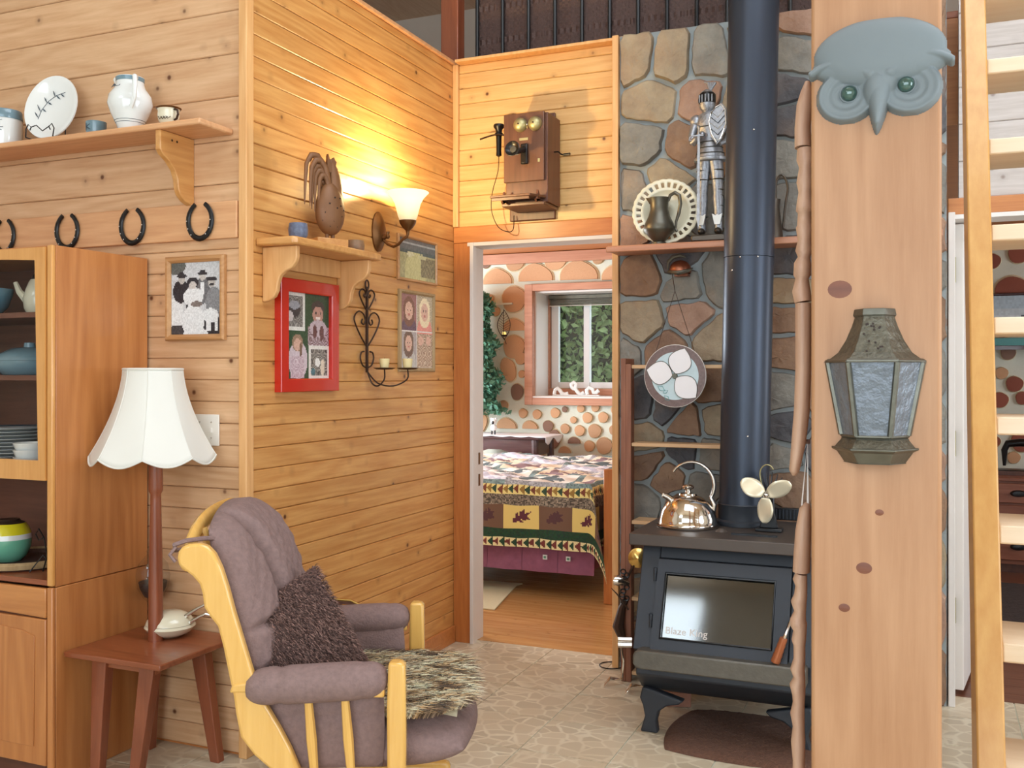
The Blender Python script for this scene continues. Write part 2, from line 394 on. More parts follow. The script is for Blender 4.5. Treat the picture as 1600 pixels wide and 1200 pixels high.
def struct(name, mb, mat, parent=None, bev=0, smooth=False):
    o = obj(name, mb, mat, parent, smooth, bev)
    if not parent: o['kind'] = 'structure'
    return o
def box(*a): return MB().box(*a)
def colour_mesh(name, mb, cols, mat, parent=None, smooth=False, label=None, kind=None):
    """cols: one rgb per face"""
    me = bpy.data.meshes.new(name); me.from_pydata(mb.v, [], mb.f); me.materials.append(M[mat] if isinstance(mat, str) else mat)
    at = me.color_attributes.new('Col', 'FLOAT_COLOR', 'CORNER')
    arr = np.empty((len(me.loops), 4), dtype=np.float32); k = 0
    for f, c in zip(mb.f, cols):
        arr[k:k+len(f)] = lin(c); k += len(f)
    at.data.foreach_set('color', arr.ravel())
    if smooth: me.polygons.foreach_set('use_smooth', [True]*len(me.polygons))
    me.update()
    return obj(name, me, None, parent, label=label, kind=kind)
def printed(name, x0, z0, x1, z1, y, shapes, bgc, parent, n=46, noise_amt=10, label=None):
    """a flat print: shapes ('e'|'r', ...) drawn in 0..1 picture coordinates (v up)"""
    nx = n; nz = max(4, int(n*(z1-z0)/(x1-x0))); mb = MB(); cols = []; rr = random.Random(len(name)+nx)
    mb.grid(lambda a, b: (x0+(x1-x0)*a, y, z0+(z1-z0)*b), nx+1, nz+1)
    for i in range(nx):
        for j in range(nz):
            u, v = (i+.5)/nx, (j+.5)/nz; c = bgc
            for s in shapes:
                if s[0] == 'e':
                    if ((u-s[1])/s[3])**2+((v-s[2])/s[4])**2 <= 1: c = s[5]
                elif s[0] == 'r':
                    if s[1] <= u <= s[3] and s[2] <= v <= s[4]: c = s[5]
                elif s[0] == 'n':      # mottled rectangle between two colours
                    if s[1] <= u <= s[3] and s[2] <= v <= s[4]:
                        q = .5+.5*math.sin(u*37+9*math.sin(v*23))*math.cos(v*31+7*math.sin(u*19))
                        c = tuple(s[5][k]*q+s[6][k]*(1-q) for k in range(3))
            d = rr.uniform(-noise_amt, noise_amt); cols.append(tuple(min(255, max(2, q+d)) for q in c))
    return colour_mesh(name, mb, cols, 'print', parent, label=label)

# ================================================================ SETTING
def plank_mesh(name, L, w, mat, d=.014, ch=.0035):
    poly = [(-d+ch, 0), (-d, ch), (-d, w-ch), (-d+ch, w), (0, w), (0, 0)]
    return mesh_of(name, MB().prism(poly, 0, L, 'yz'), M[mat], smooth=False)
def run_planks(parent, L, w, z0, z1, loc, rot, mat):
    me = plank_mesh('plank', L, w-.0015, mat); k = 0; z = z0
    while z < z1-.02:
        m2 = me if z+w <= z1+.001 else plank_mesh('plank', L, z1-z, mat)
        o = obj('plank', m2, None, parent); o.location = (loc[0], loc[1], z); o.rotation_euler = (0, 0, math.radians(rot)); z += w
PW = .0785
wa = struct('wall_left', box(-4.7, 2.854, 0, -2.245, 2.95, 2.94), 'cedar_h')
run_planks(wa, 2.443, PW, .012, 1.895, (-4.7, 2.854), 0, 'pine_a'); run_planks(wa, 2.443, .155, 1.897, 2.94, (-4.7, 2.854), 0, 'pine_a')
wb = struct('wall_side', box(-2.34, 2.96, 0, -2.243, 4.62, 2.94), 'cedar_h')
run_planks(wb, 1.635, PW, .0, 2.94, (-2.243, 2.865), 90, 'pine')
struct('trim_1', box(-2.257, 2.826, 0, -2.222, 2.868, 2.94), 'pine_v', bev=.003)
struct('trim_2', box(-2.35, 2.83, 2.94, -2.215, 4.52, 2.958), 'shelf_h', bev=.003)
struct('trim_3', box(-2.229, 4.475, 2.112, -2.20, 4.499, 2.94), 'pine_v', bev=.004)
struct('baseboard_side', box(-2.2285, 2.87, 0, -2.214, 4.48, .085), 'cedar_h', bev=.003)
wc = struct('wall_back', box(-2.24, 4.514, 2.05, -1.345, 4.62, 2.94), 'cedar_h')
run_planks(wc, .868, PW, 2.114, 2.94, (-2.22, 4.514), 0, 'pine_c')
struct('trim_4', box(-2.2, 4.44, 2.94, -1.3, 4.62, 2.955), 'pine_v', bev=.003)
wd = struct('wall_back_right', box(.12, 4.514, 2.05, 3.5, 4.62, 2.94), 'pine_grey'); wd.name = 'wall_right_end'
run_planks(wd, 3.38, .155, 2.10, 2.94, (.12, 4.514), 0, 'pine_grey')
struct('wall_right_pier', box(1.0, 4.514, 0, 3.5, 4.62, 2.05), 'pine_grey')
# doorway 1
d1 = struct('door_1', box(-2.2275, 4.483, 0, -2.131, 4.513, 2.03), 'cedar_v', bev=.003)
struct('head_casing', box(-2.2275, 4.483, 2.031, -1.354, 4.513, 2.112), 'cedar_h', d1, .003)
struct('jamb', box(-2.149, 4.514, 0, -2.128, 4.632, 2.03), 'greywhite', d1, .002)
struct('jamb', box(-1.374, 4.514, 0, -1.353, 4.632, 2.03), 'greywhite', d1, .002)
struct('head_jamb', box(-2.149, 4.480, 2.012, -1.353, 4.632, 2.031), 'greywhite', d1, .002)
struct('jamb_edge', box(-2.131, 4.472, 0, -2.112, 4.514, 2.03), 'greywhite', d1, .002)
for z in (.9, .79): struct('strike_plate', box(-2.1275, 4.57, z, -2.126, 4.59, z+.06), 'bronze', d1)
# doorway 2 with its open door
d2 = struct('door_2', box(.078, 4.40, 0, .104, 4.63, 2.03), 'greywhite', bev=.003)
struct('head_casing', box(.078, 4.483, 2.031, 1.05, 4.513, 2.10), 'cedar_h', d2, .003)
struct('head_jamb', box(.104, 4.48, 2.012, 1.0, 4.632, 2.031), 'white', d2, .002)
lf = MB().box(0, 0, .02, .035, .80, 2.005)
lf.xf(tr(.106, 4.585, 0) @ rz(-7.5)); lfo = struct('door_leaf', lf, 'white', d2, .003)
for z in (.31, 1.02, 1.76):
    hb = MB().box(-.004, -.03, z, .004, .0, z+.10).lathe([(.006, z-.004), (.006, z+.104)], (0, -.012, 0), 8); hb.xf(tr(.105, 4.587, 0))
    struct('hinge', hb, 'brass', d2)
for z0 in (.25, 1.15):
    pz = MB().box(-.004, .14, z0, .0, .66, z0+.72); pz.xf(tr(.106, 4.585, 0) @ rz(-7.5)); struct('door_panel', pz, 'white', d2, .002)

# stone chimney wall : every fieldstone is a piece of its own
ch = struct('wall_chimney', box(-1.342, 4.405, 0, .072, 4.62, 2.94), 'mortar_grey')
struct('trim_5', box(-1.352, 4.375, 0, -1.322, 4.515, 2.94), 'pine_v', bev=.003)
X0, X1, Z0, Z1 = -1.318, .070, .0, 2.94
seedpx = [(992,90,0),(1046,90,0),(1111,86,2),(1016,158,0),(1099,155,4),(1003,224,2),(1068,230,1),(986,300,2),(1039,275,0),(1120,235,1),
 (1237,88,2),(1224,140,3),(1232,187,3),(1222,245,2),(1228,320,2),(1001,425,1),(1075,450,2),(1055,398,3),(1117,440,2),(1228,408,3),(1224,455,0),
 (1001,507,0),(1079,490,4),(1037,550,1),(1117,530,0),(999,626,3),(1043,634,3),(1113,606,1),(1072,660,1),(1119,655,0),(1006,690,0),
 (1222,499,1),(1224,548,1),(1216,612,2),(1230,672,3),(1012,722,1),(1069,705,3),(1040,745,1),(1111,712,2),(1104,762,2),(1003,790,2),(1220,716,2),(1226,756,1),
 (990,872,1),(1040,330,1),(1100,330,2),(1064,800,1),(1000,930,0)]
seeds = []
for x, y, c in seedpx:
    p = at_y(x, y, 4.385); seeds.append((p.x, p.z, c))
for _ in range(900):
    x, z = R.uniform(X0, X1), R.uniform(Z0, Z1)
    if all(math.hypot(x-a, z-b) > (.15 if z > .55 else .15) for a, b, _ in seeds): seeds.append((x, z, R.choice([0, 1, 1, 2, 3, 4])))
def clip(poly, nx, nz, d):
    out = []
    for i in range(len(poly)):
        a, b = poly[i], poly[(i+1) % len(poly)]; da = a[0]*nx+a[1]*nz-d; db = b[0]*nx+b[1]*nz-d
        if da <= 0: out.append(a)
        if da*db < 0: t = da/(da-db); out.append((a[0]+(b[0]-a[0])*t, a[1]+(b[1]-a[1])*t))
    return out
def resample(poly, step):
    out = []
    for i in range(len(poly)):
        a, b = poly[i], poly[(i+1) % len(poly)]; L = math.hypot(b[0]-a[0], b[1]-a[1]); k = max(1, round(L/step))
        for j in range(k): out.append((a[0]+(b[0]-a[0])*j/k, a[1]+(b[1]-a[1])*j/k))
    return out
for i, (sx, sz, c) in enumerate(seeds):
    poly = [(X0, Z0), (X1, Z0), (X1, Z1), (X0, Z1)]
    for j, (ox, oz, _) in enumerate(seeds):
        if i == j: continue
        nx, nz = ox-sx, oz-sz; L = math.hypot(nx, nz)
        if L > .75: continue
        nx /= L; nz /= L; poly = clip(poly, nx, nz, (sx+ox)/2*nx+(sz+oz)/2*nz-.0075)
        if len(poly) < 3: break
    if len(poly) < 3: continue
    cx = sum(p[0] for p in poly)/len(poly); cz = sum(p[1] for p in poly)/len(poly)
    poly = [(.88*a[0]+.12*b[0], .88*a[1]+.12*b[1]) if h else (.88*b[0]+.12*a[0], .88*b[1]+.12*a[1]) for q in range(len(poly)) for h, (a, b) in ((1, (poly[q], poly[(q+1) % len(poly)])), (0, (poly[q], poly[(q+1) % len(poly)])))]
    poly = resample(poly, .03); n = len(poly); mb = MB(); vs = []; h = R.uniform(.016, .036); tx, tz = R.uniform(-.07, .07), R.uniform(-.07, .07)
    wob = [R.uniform(-.005, .004) for _ in poly]
    for lev, (k, dy) in enumerate(((1.0, 0), (.985, .55), (.93, .95), (.62, 1.03), (.3, 1.05))):
        for q, (a, b) in enumerate(poly):
            x, z = cx+(a-cx)*k, cz+(b-cz)*k; r_ = math.hypot(a-cx, b-cz) or 1
            x += (a-cx)/r_*wob[q]; z += (b-cz)/r_*wob[q]
            yy = 0 if lev == 0 else -(h*dy+tx*(x-cx)*.7+tz*(z-cz)*.7+(R.uniform(-.003, .003) if lev > 1 else 0))
            vs.append((x-cx, min(yy, -.004 if lev else 0), z-cz))
    fs = []
    for lev in range(4):
        for q in range(n): fs.append((lev*n+q, lev*n+(q+1) % n, (lev+1)*n+(q+1) % n, (lev+1)*n+q))
    vs.append((0, -h*1.05, 0))
    for q in range(n): fs.append((4*n+q, 4*n+(q+1) % n, len(vs)-1))
    mb.add(vs, fs); obj('stone', mb, STONE[c], ch, loc=(cx, 4.406, cz), ang=30)

# floors
struct('floor', box(-5.0, -2.7, -.12, 3.6, 4.56, -.004), 'mortar_pale')
flo = bpy.data.objects['floor']
tm = mesh_of('tile', box(.002, .002, -.004, .337, .327, .0), M['tile'], False)
tc2 = mesh_of('tile', box(.002, .002, -.004, .337, .272, .0), M['tile'], False)
for i in range(-6, 12):
    for j in range(0, 13):
        o = obj('tile', tc2 if j == 0 else tm, None, flo); o.location = (-1.71+.34*i, 4.286-.33*j, 0)
fb = struct('floor_bedroom', box(-5.0, 4.56, -.12, -.70, 8.1, -.006), 'cab_in')
k = 0; y = 4.56
while y < 8.08:
    w = min(.13, 8.1-y)
    for (a, b) in ((-4.98, -2.9+.4*math.sin(k*2.1)), (-2.9+.4*math.sin(k*2.1), -.71)):
        obj('floorboard', box(a+.0006, y+.0008, -.006, b-.0006, y+w-.0008, .0), 'floorwood', fb, False)
    y += .13; k += 1
fs_ = struct('floor_back_room', box(-.62, 4.56, -.12, 3.6, 8.1, -.006), 'cab_in')
y = 4.56
while y < 8.08:
    obj('floorboard', box(-.6, y+.001, -.006, 3.58, min(y+.12, 8.1)-.001, 0), 'floordark', fs_, False); y += .12

# shell: outer walls, ceilings
def wall_hole(name, axis, c0, c1, a0, a1, z0, z1, holes, mat):
    """wall slab c0..c1 across, a0..a1 along, rectangular holes (a0,a1,z0,z1)"""
    mb = MB(); xs = sorted({a0, a1, *[h[0] for h in holes], *[h[1] for h in holes]})
    for i in range(len(xs)-1):
        m = (xs[i]+xs[i+1])/2; hh = [h for h in holes if h[0] < m < h[1]]
        segs = [(z0, z1)] if not hh else [(z0, hh[0][2]), (hh[0][3], z1)]
        for s0, s1 in segs:
            if s1-s0 < .001: continue
            if axis == 'x': mb.box(c0, xs[i], s0, c1, xs[i+1], s1)
            else: mb.box(xs[i], c0, s0, xs[i+1], c1, s1)
    return struct(name, mb, mat)
wall_hole('wall_front', 'y', -2.8, -2.7, -5, 3.6, 0, 4.7, [(-3.8, -2.28, 3.70, 4.54), (-2.2, 2.8, .6, 3.2)], 'shellwall')
wall_hole('wall_right', 'x', 3.5, 3.6, -2.7, 8.5, 0, 4.7, [(.3, 2.9, .85, 2.75), (5.3, 7.1, .8, 2.2)], 'shellwall')
wall_hole('wall_far_left', 'x', -5.1, -5.0, -2.7, 8.5, 0, 4.7, [(5.3, 7.1, .8, 2.2)], 'shellwall')
struct('ceiling', wall := MB().box(-5.1, -2.8, 4.7, -1.3, 8.5, 4.8).box(1.7, -2.8, 4.7, 3.6, 8.5, 4.8).box(-1.3, -2.8, 4.7, 1.7, .9, 4.8).box(-1.3, 3.1, 4.7, 1.7, 8.5, 4.8), 'ceilwood')
struct('ceiling_bedroom', box(-5.0, 4.63, 2.44, 3.5, 8.1, 2.90), 'cedar_h')
struct('wall_partition', box(-.70, 4.63, 0, -.62, 8.1, 2.44), 'shellwall')
struct('wall_outer_left_room', box(-5.0, 2.96, 0, -4.75, 4.6, 2.94), 'shellwall').name = 'wall_inner_left'
struct('wall_bedroom_left', box(-5.0, 4.52, 0, -2.24, 4.62, 2.94), 'shellwall')
struct('ground_outside', box(-9, 8.5, -.5, 6, 16, -.3), plain('grass_green', (92, 112, 60), .9)).name = 'ground'
for i, (xa, xb, za, zb, yy) in enumerate([(-2.2, 2.8, .6, 3.2, -2.72)]):
    w2 = struct('window_2', MB().box(xa, -2.79, za, xa+.06, -2.71, zb).box(xb-.06, -2.79, za, xb, -2.71, zb).box(xa, -2.79, za, xb, -2.71, za+.06).box(xa, -2.79, zb-.06, xb, -2.71, zb), 'white')
    struct('pane', box(xa+.06, -2.752, za+.06, xb-.06, -2.748, zb-.06), 'glass', w2)
    for q in (-.55, 1.1): struct('mullion', box(q-.03, -2.79, za, q+.03, -2.71, zb), 'white', w2)

# loft edge
struct('trim_6', box(-2.33, 4.64, 2.905, 3.4, 4.67, 2.935), 'redwood', bev=.003)
lp = obj('loft_post', box(-2.335, 4.55, 2.965, -2.235, 4.63, 4.6), 'redwood_v', bev=.004)
tag(lp, 'reddish brown loft post rising above the corner of the phone wall', 'post')
ws = thing('wicker_screen', 'dark woven wicker screen with black uprights along the loft edge above the phone', 'screen', (-1.6, 4.70, 2.936))
def wick(a, b): return (-.60+2.1*a, -.012+.006*math.sin(a*420)*(1 if int(b*46) % 2 else -1), .0+.62*b)
obj('woven_panel', MB().grid(wick, 260, 47), 'wicker', ws)
for i in range(15):
    x = -.58+i*.145; obj('upright', MB().lathe([(.010, 0), (.010, .64)], (x, -.03, 0), 8), 'blackpaint', ws)
obj('rail', box(-.6, -.04, .0, 1.5, .0, .018), 'oak_dark', ws, bev=.003)
obj('rail', box(-.6, -.04, .62, 1.5, .0, .645), 'oak_dark', ws, bev=.003)

# ---------------- cordwood wall
wf = wall_hole('wall_cordwood', 'y', 8.1, 8.5, -5.0, 3.5, 0, 2.44, [(-3.22, -1.75, 1.15, 2.10)], 'mortar_pale')
wg = struct('wall_gable', box(-5, 8.1, 2.9, 3.5, 8.5, 4.7), 'shellwall')
def logmesh(mat, kind):
    n = 20; a0, a1 = {'full': (0, 2*PI), 'up': (0, PI), 'low': (PI, 2*PI)}[kind]
    full = kind == 'full'; ns = n if full else n+1
    rings = [(1.10, 0), (1.04, -.010), (.985, -.006), (.98, -.018), (.5, -.020)]
    vs = []; fs = []; mi = []
    for r_, y_ in rings:
        for k in range(ns):
            a = a0+(a1-a0)*k/n; w = 1+.035*math.sin(3*a+1)+.02*math.sin(5*a)
            vs.append((r_*w*math.cos(a), y_, r_*w*math.sin(a)))
    vs.append((0, -.020, 0)); c = len(vs)-1
    for i in range(len(rings)-1):
        for k in range(n):
            l = (k+1) % ns if full else k+1
            fs.append((i*ns+k, i*ns+l, (i+1)*ns+l, (i+1)*ns+k)); mi.append(1 if i < 2 else 0)
    b = (len(rings)-1)*ns
    for k in range(n):
        l = (k+1) % ns if full else k+1; fs.append((b+k, b+l, c)); mi.append(0)
    if not full:
        fs.append((0, ns, 2*ns, 3*ns, 4*ns, c, 4*ns+n, 3*ns+n, 2*ns+n, ns+n, n)); mi.append(0)
    me = bpy.data.meshes.new('log_end'); me.from_pydata(vs, [], fs); me.materials.append(M[mat]); me.materials.append(M['bark'])
    me.polygons.foreach_set('material_index', mi); me.validate(); me.update(); return me
LM = {(m, k): logmesh(m, k) for m in ('log', 'logdark', 'logred') for k in ('full', 'up', 'low')}
placed = []
def log_at(x, z, r_, kind='full', mat='log', rzz=None, tilt=0):
    placed.append((x, z, r_)); o = obj('log_end', LM[mat, kind], None, wf, loc=(x, 8.0995, z)); o.scale = (r_, 1, rzz or r_)
    if tilt: o.rotation_euler = (0, math.radians(tilt), 0)
def lz(zx, zy, r_, kind='full', mat='log', top=360, rzz=None, tilt=0):
    p = at_y(700+zx/5.714, top+zy/5.714, 8.09); q = 8.7/1530/5.714
    log_at(p.x, p.z, r_*q, kind, mat, rzz*q if rzz else None, tilt)
for a in [(340,300,42,'full','logdark'),(440,478,140,'up'),(600,262,100,'low'),(780,452,160,'up'),(960,238,115,'low'),(1165,440,172,'up'),(1340,240,58),
          (1500,440,128,'up'),(590,615,118),(372,612,42),(425,722,45),(590,895,108,'up'),(590,1040,105,'full'),(650,1140,58)]: lz(*a)
for a in [(660,140,34,'full','log'),(495,420,45),(520,625,95,'up'),(670,490,42),(795,500,42),(957,487,44),(1042,455,26,'full','logdark'),(1185,447,34),(1315,440,36),
          (1245,530,46),(1385,527,46),(1120,550,30),(730,628,72,'up'),(893,605,50,'full','logdark'),(1045,628,43),(1175,645,47),(1310,648,60),(1125,760,58,'up','logdark'),(1262,783,48),(1395,780,72),(1040,845,58,'up'),
          (1480,640,42),(1490,460,36)]: lz(*a, top=560)
lz(540, 100, 72, top=560, rzz=112, tilt=-20); lz(617, 300, 62, mat='logdark', top=560, rzz=74); lz(945, 722, 62, mat='logdark', top=560, rzz=88, tilt=15)
Q = 8.35/1530/1.0
def lw(px, py, rpx, kind='full', mat='logred'):
    p = at_y(px, py, 8.09); log_at(p.x, p.z, rpx*7.3/1530, kind, mat)
for a in [(1592,396,15),(1583,458,26,'up'),(1565,583,9,'full','log'),(1585,600,12),(1562,625,12),(1598,622,10),(1598,690,16),(1584,715,9,'full','log'),(1550,408,12),(1562,662,10),(1552,690,10)]: lw(*a)
for _ in range(5000):
    x, z = R.uniform(-4.9, 3.4), R.uniform(.05, 2.4); r_ = R.choice((.035, .05, .07, .09, .12))
    if -3.36 < x+r_ and x-r_ < -1.6 and 1.03 < z+r_ and z-r_ < 2.24: continue
    if z+r_*1.12 > 2.44 or z-r_*1.12 < 0: continue
    if -3.75 < x < -1.75 and 1.0 > z > .75: continue
    if -3.75 < x < -3.28 and z > .9: continue
    if -3.9 < x < -1.6 and z > 2.1: continue
    if all(math.hypot(x-a, z-b) > (r_+c)*1.12+.006 for a, b, c in placed) and len(placed) < 285: log_at(x, z, r_, mat=R.choice(('log', 'log', 'logdark', 'logred')))
# timber beam along the top of the cordwood wall
struct('trim_7', box(-4.98, 8.03, 2.345, 3.45, 8.078, 2.435), 'beam', bev=.004)
struct('trim_8', box(-4.9, 8.05, 1.985, -3.42, 8.078, 2.0), 'mortar_pale')
# bedroom window
w1 = struct('window_1', MB().box(-3.29, 8.03, 1.09, -3.215, 8.10, 2.155).box(-3.215, 8.03, 2.095, -1.7, 8.10, 2.155).box(-3.215, 8.03, 1.09, -1.7, 8.10, 1.15).box(-1.75, 8.03, 1.15, -1.69, 8.10, 2.095), 'beam', bev=.004)
struct('sill', box(-3.219, 8.04, 1.15, -1.751, 8.485, 1.168), 'white', w1, .003)
struct('reveal', box(-3.219, 8.1, 1.168, -3.205, 8.40, 2.095), 'white', w1)
struct('reveal', box(-3.219, 8.40, 1.168, -3.195, 8.50, 2.095), 'beam', w1)
struct('reveal', box(-1.765, 8.1, 1.168, -1.751, 8.5, 2.095), 'white', w1)
struct('reveal', box(-3.205, 8.1, 2.08, -1.765, 8.5, 2.095), 'white', w1)
struct('stop', box(-3.195, 8.40, 1.168, -1.765, 8.435, 1.23), 'beam', w1, .003)
Fy0, Fy1 = 8.44, 8.49
fx0, fx1, fz0, fz1 = -3.19, -1.77, 1.232, 2.07
fm = MB().box(fx0, Fy0, fz0, fx0+.07, Fy1, fz1).box(fx1-.06, Fy0, fz0, fx1, Fy1, fz1).box(fx0+.0702, Fy0, fz0, fx1-.0602, Fy1, fz0+.055).box(fx0+.0702, Fy0, fz1-.06, fx1-.0602, Fy1, fz1)
mxs = at_y(918, 500, 8.46).x
struct('sash', fm, 'vinyl', w1, .003); struct('meeting_stile', box(mxs-.028, Fy0-.01, fz0, mxs+.028, Fy1, fz1), 'vinyl', w1, .003)
struct('pane', box(fx0+.07, 8.463, fz0+.055, mxs-.028, 8.467, fz1-.06), 'glass', w1)
struct('pane', box(mxs+.028, 8.463, fz0+.055, fx1-.06, 8.467, fz1-.06), 'glass', w1)
bl = thing('window_blind', 'raised grey venetian blind gathered under the bedroom window head', 'blind', (-3.18, 8.36, 2.076))
obj('headrail', box(0, -.02, -.035, 1.40, .03, 0), 'lanternmetal', bl, bev=.003)
for i in range(7): obj('slat', box(.01, -.022, -.045-.009*i, 1.39, .026, -.0405-.009*i), 'plate_wall' if i == 6 else 'lanternmetal', bl)
# hedge seen through the window
rr = random.Random(3)
def leaves(name, n, fn, size, mat, parent):
    mb = MB()
    for _ in range(n):
        p = Vector(fn()); s = size*rr.uniform(.6, 1.4)
        q = Matrix.Rotation(rr.uniform(0, 6.28), 3, 'Z') @ Matrix.Rotation(rr.uniform(-1.2, 1.2), 3, 'X') @ Matrix.Rotation(rr.uniform(0, 6.28), 3, 'Y')
        vs = [p+q @ Vector(v)*s for v in ((-.5, 0, 0), (-.1, .28, .05), (.5, 0, 0), (-.1, -.28, .05))]
        mb.add(vs, [(0, 1, 2), (0, 2, 3)])
    return obj(name, mb, mat, parent, False, kind='stuff')
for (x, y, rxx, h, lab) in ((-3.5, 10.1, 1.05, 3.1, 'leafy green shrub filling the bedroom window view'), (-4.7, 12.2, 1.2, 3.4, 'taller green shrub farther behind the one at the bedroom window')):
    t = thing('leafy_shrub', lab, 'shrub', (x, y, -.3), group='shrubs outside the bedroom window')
    def fn(rxx=rxx, h=h):
        a = rr.uniform(0, 6.28); z = rr.uniform(0, 1); k = rr.uniform(.75, 1.08)*(1-.25*z*z); return (rxx*k*math.cos(a), .7*k*math.sin(a), z*h)
    leaves('foliage', 11000, fn, .10, 'treeleaf', t)
    obj('shade_core', MB().lathe([(.1, 0), (.72, .3), (.76, 1.4), (.66, h-.5), (.05, h-.1)], seg=14, sx=1, sy=.55), plain('shrub_shadow_green', (44, 62, 40), .9, var=.5), t)  # dark core, paints the shade in the gaps between leaves
    obj('trunk', MB().tube([(0, 0, 0), (.03, 0, .5), (0, .02, 1.5)], .05), 'oak_dark', t)

# ---------------- timber post
pt = obj('timber_post', box(-.172, 1.63, 0, .020, 1.83, 4.69), 'post', bev=.006)
tag(pt, 'broad square fir post in the foreground carrying the owl face and lantern', 'post')
for (x, y, r_) in ((1312, 452, .017), (1350, 888, .011), (1374, 801, .006), (1319, 950, .008)):
    p = at_y(x, y, 1.6285); k_ = obj('knot', MB().lathe([(1e-4, -.0012), (r_*.6, -.0010), (r_, 0), (r_, .002)], (0, 0, 0), 18, 'y', sz := 1) if False else MB().lathe([(r_, .0012), (r_, 0), (r_*.6, -.0006), (1e-4, -.0008)], (p.x, 1.6302, p.z), 20, 'y', sx=1.25, sy=.95), 'knot', pt)

# ---------------- ladder stair
st = thing('ladder_stair', 'steep open yellow pine ladder stair to the loft right of the timber post', 'stairs', (.09, 1.95, 0))
def yf(z): return 2.262+(z-.811)*.42-1.95
for x in (0, .93):
    obj('stringer', MB().prism([(yf(0)-.02, 0), (yf(0)+.24, 0), (yf(3.25)+.24, 3.25), (yf(3.25)-.02, 3.25)], x, x+.052, 'yz'), 'stair_v', st, bev=.004)
for i in range(-3, 10):
    z = .811+.23*i
    obj('tread', box(.0525, yf(z), z-.040, .9295, yf(z)+.21, z), 'stair_h', st, bev=.004)

# ================================================================ LEFT WALL THINGS
def P(x, y, Y): return at_y(x, y, Y)
# --- long shelf
sx1 = -2.29; st_z = 2.245
sh = thing('wall_shelf', 'long pale pine shelf high on the left wall holding white pottery', 'shelf', (0, 2.84, 0))
obj('shelf_board', box(-4.3, -.178, st_z-.022, sx1, 0, st_z), 'shelf_h', sh, bev=.006)
def bracket_poly(d, h):   # in (y out of wall, z down)
    return [(0, 0), (-d, 0), (-d, -.28*h), (-d*.93, -.34*h), (-d*.74, -.42*h), (-d*.58, -.53*h), (-d*.50, -.66*h), (-d*.48, -.78*h), (-d*.42, -.87*h), (-d*.28, -.95*h), (-d*.08, -h), (0, -h)]
for x in (-2.49, -3.95):
    obj('bracket', MB().prism([(a, b+st_z-.0225) for a, b in bracket_poly(.172, .245)], x, x+.024, 'yz'), 'shelfwood', sh, bev=.003)
    for dy in (.03, .055): obj('screw', MB().lathe([(.004, -.003), (.0045, .0005)], (x+.024, -.145+dy, st_z-.05), 8, 'x'), 'iron_brown', sh)
# --- pottery on it
def pot(name, label, cat, x, y, z, prof, mat='ceramic', seg=28, group=None):
    t = thing(name, label, cat, (x, y, z), 0, group); obj('body', MB().lathe(prof, seg=seg, cap=False), mat, t); return t
zs = st_z+.001
p = P(205, 200, 2.73)
t = pot('pitcher', 'large white pitcher with thin blue bands on the high pottery shelf', 'pitcher', p.x, 2.725, zs,
        [(.002, .001), (.040, .0), (.047, .02), (.066, .06), (.078, .095), (.074, .125), (.056, .150), (.050, .165), (.047, .18), (.049, .192), (.045, .191), (.043, .17), (.052, .14), (.06, .1), (.04, .02), (.002, .012)])
obj('handle', MB().tube([(.048, -.020, .184), (.070, -.050, .178), (.086, -.066, .14), (.084, -.066, .10), (.062, -.060, .065)], [.009, .009, .0085, .008, .007], 8), 'ceramic', t)
obj('spout', MB().tube([(-.030, -.01, .165), (-.045, -.012, .183), (-.053, -.013, .192)], [.018, .015, .012], 10), 'ceramic', t)
for z, r_ in ((.026, .0495), (.034, .0535)): obj('blue_band', MB().lathe([(r_, z-.001), (r_+.0012, z), (r_, z+.001)], seg=28, cap=False), 'inkblue', t)
obj('blue_band', MB().lathe([(.0475, .176), (.0495, .177), (.0505, .190), (.048, .191)], seg=28, cap=False), 'bluegrey', t)
for a in range(5):
    obj('brush_mark', MB().tube([(-.02+.004*a, -.0545, .16-.003*a), (-.034+.010*a, -.0545, .148+.002*a)], [.0022, .0008], 5), 'inkblue', t)
p = P(265, 190, 2.73)
t = pot('teacup', 'small grey and brown painted cup beside the white pitcher', 'cup', p.x, 2.725, zs,
        [(.002, .001), (.022, .0), (.034, .018), (.038, .038), (.036, .052), (.040, .060), (.044, .064), (.041, .0645), (.034, .054), (.034, .03), (.02, .008), (.002, .006)], 'cream')
obj('handle', MB().tube([(.034, -.01, .056), (.052, -.014, .05), (.056, -.015, .035), (.048, -.013, .02), (.036, -.01, .018)], .004, 8), 'iron_brown', t)
obj('rim_band', MB().lathe([(.0405, .059), (.0446, .064), (.042, .0655)], seg=28, cap=False), 'bronze', t)
for a in range(4): obj('painted_curl', MB().tube([(-.012+.01*a, -.0385+.0015*a, .028), (-.004+.01*a, -.040+.002*a, .018), (.004+.01*a, -.038+.0035*a, .026)], .0012, 5), 'iron_brown', t)
p = P(152, 205, 2.75)
t = pot('mug', 'grey blue cup with a dark brush mark between plate and pitcher', 'mug', p.x, 2.745, zs, [(.002, .001), (.032, 0), (.036, .02), (.037, .055), (.034, .055), (.033, .01), (.002, .008)], 'bluegrey')
for a in ((-.012, .045, -.012, .02), (-.012, .032, .006, .042), (-.012, .032, .008, .022)): obj('brush_mark', MB().tube([(a[0], -.0365, a[1]), (a[2], -.0368, a[3])], [.002, .0012], 5), 'inkblue', t)
p = P(88, 205, 2.72)
t = thing('oval_platter', 'white oval platter with a blue sprig propped on a wire stand', 'plate', (p.x-.035, 2.70, zs), 14)
m_ = tr(0, .055, .128) @ rx(-14) @ Matrix.Scale(1.2, 4)
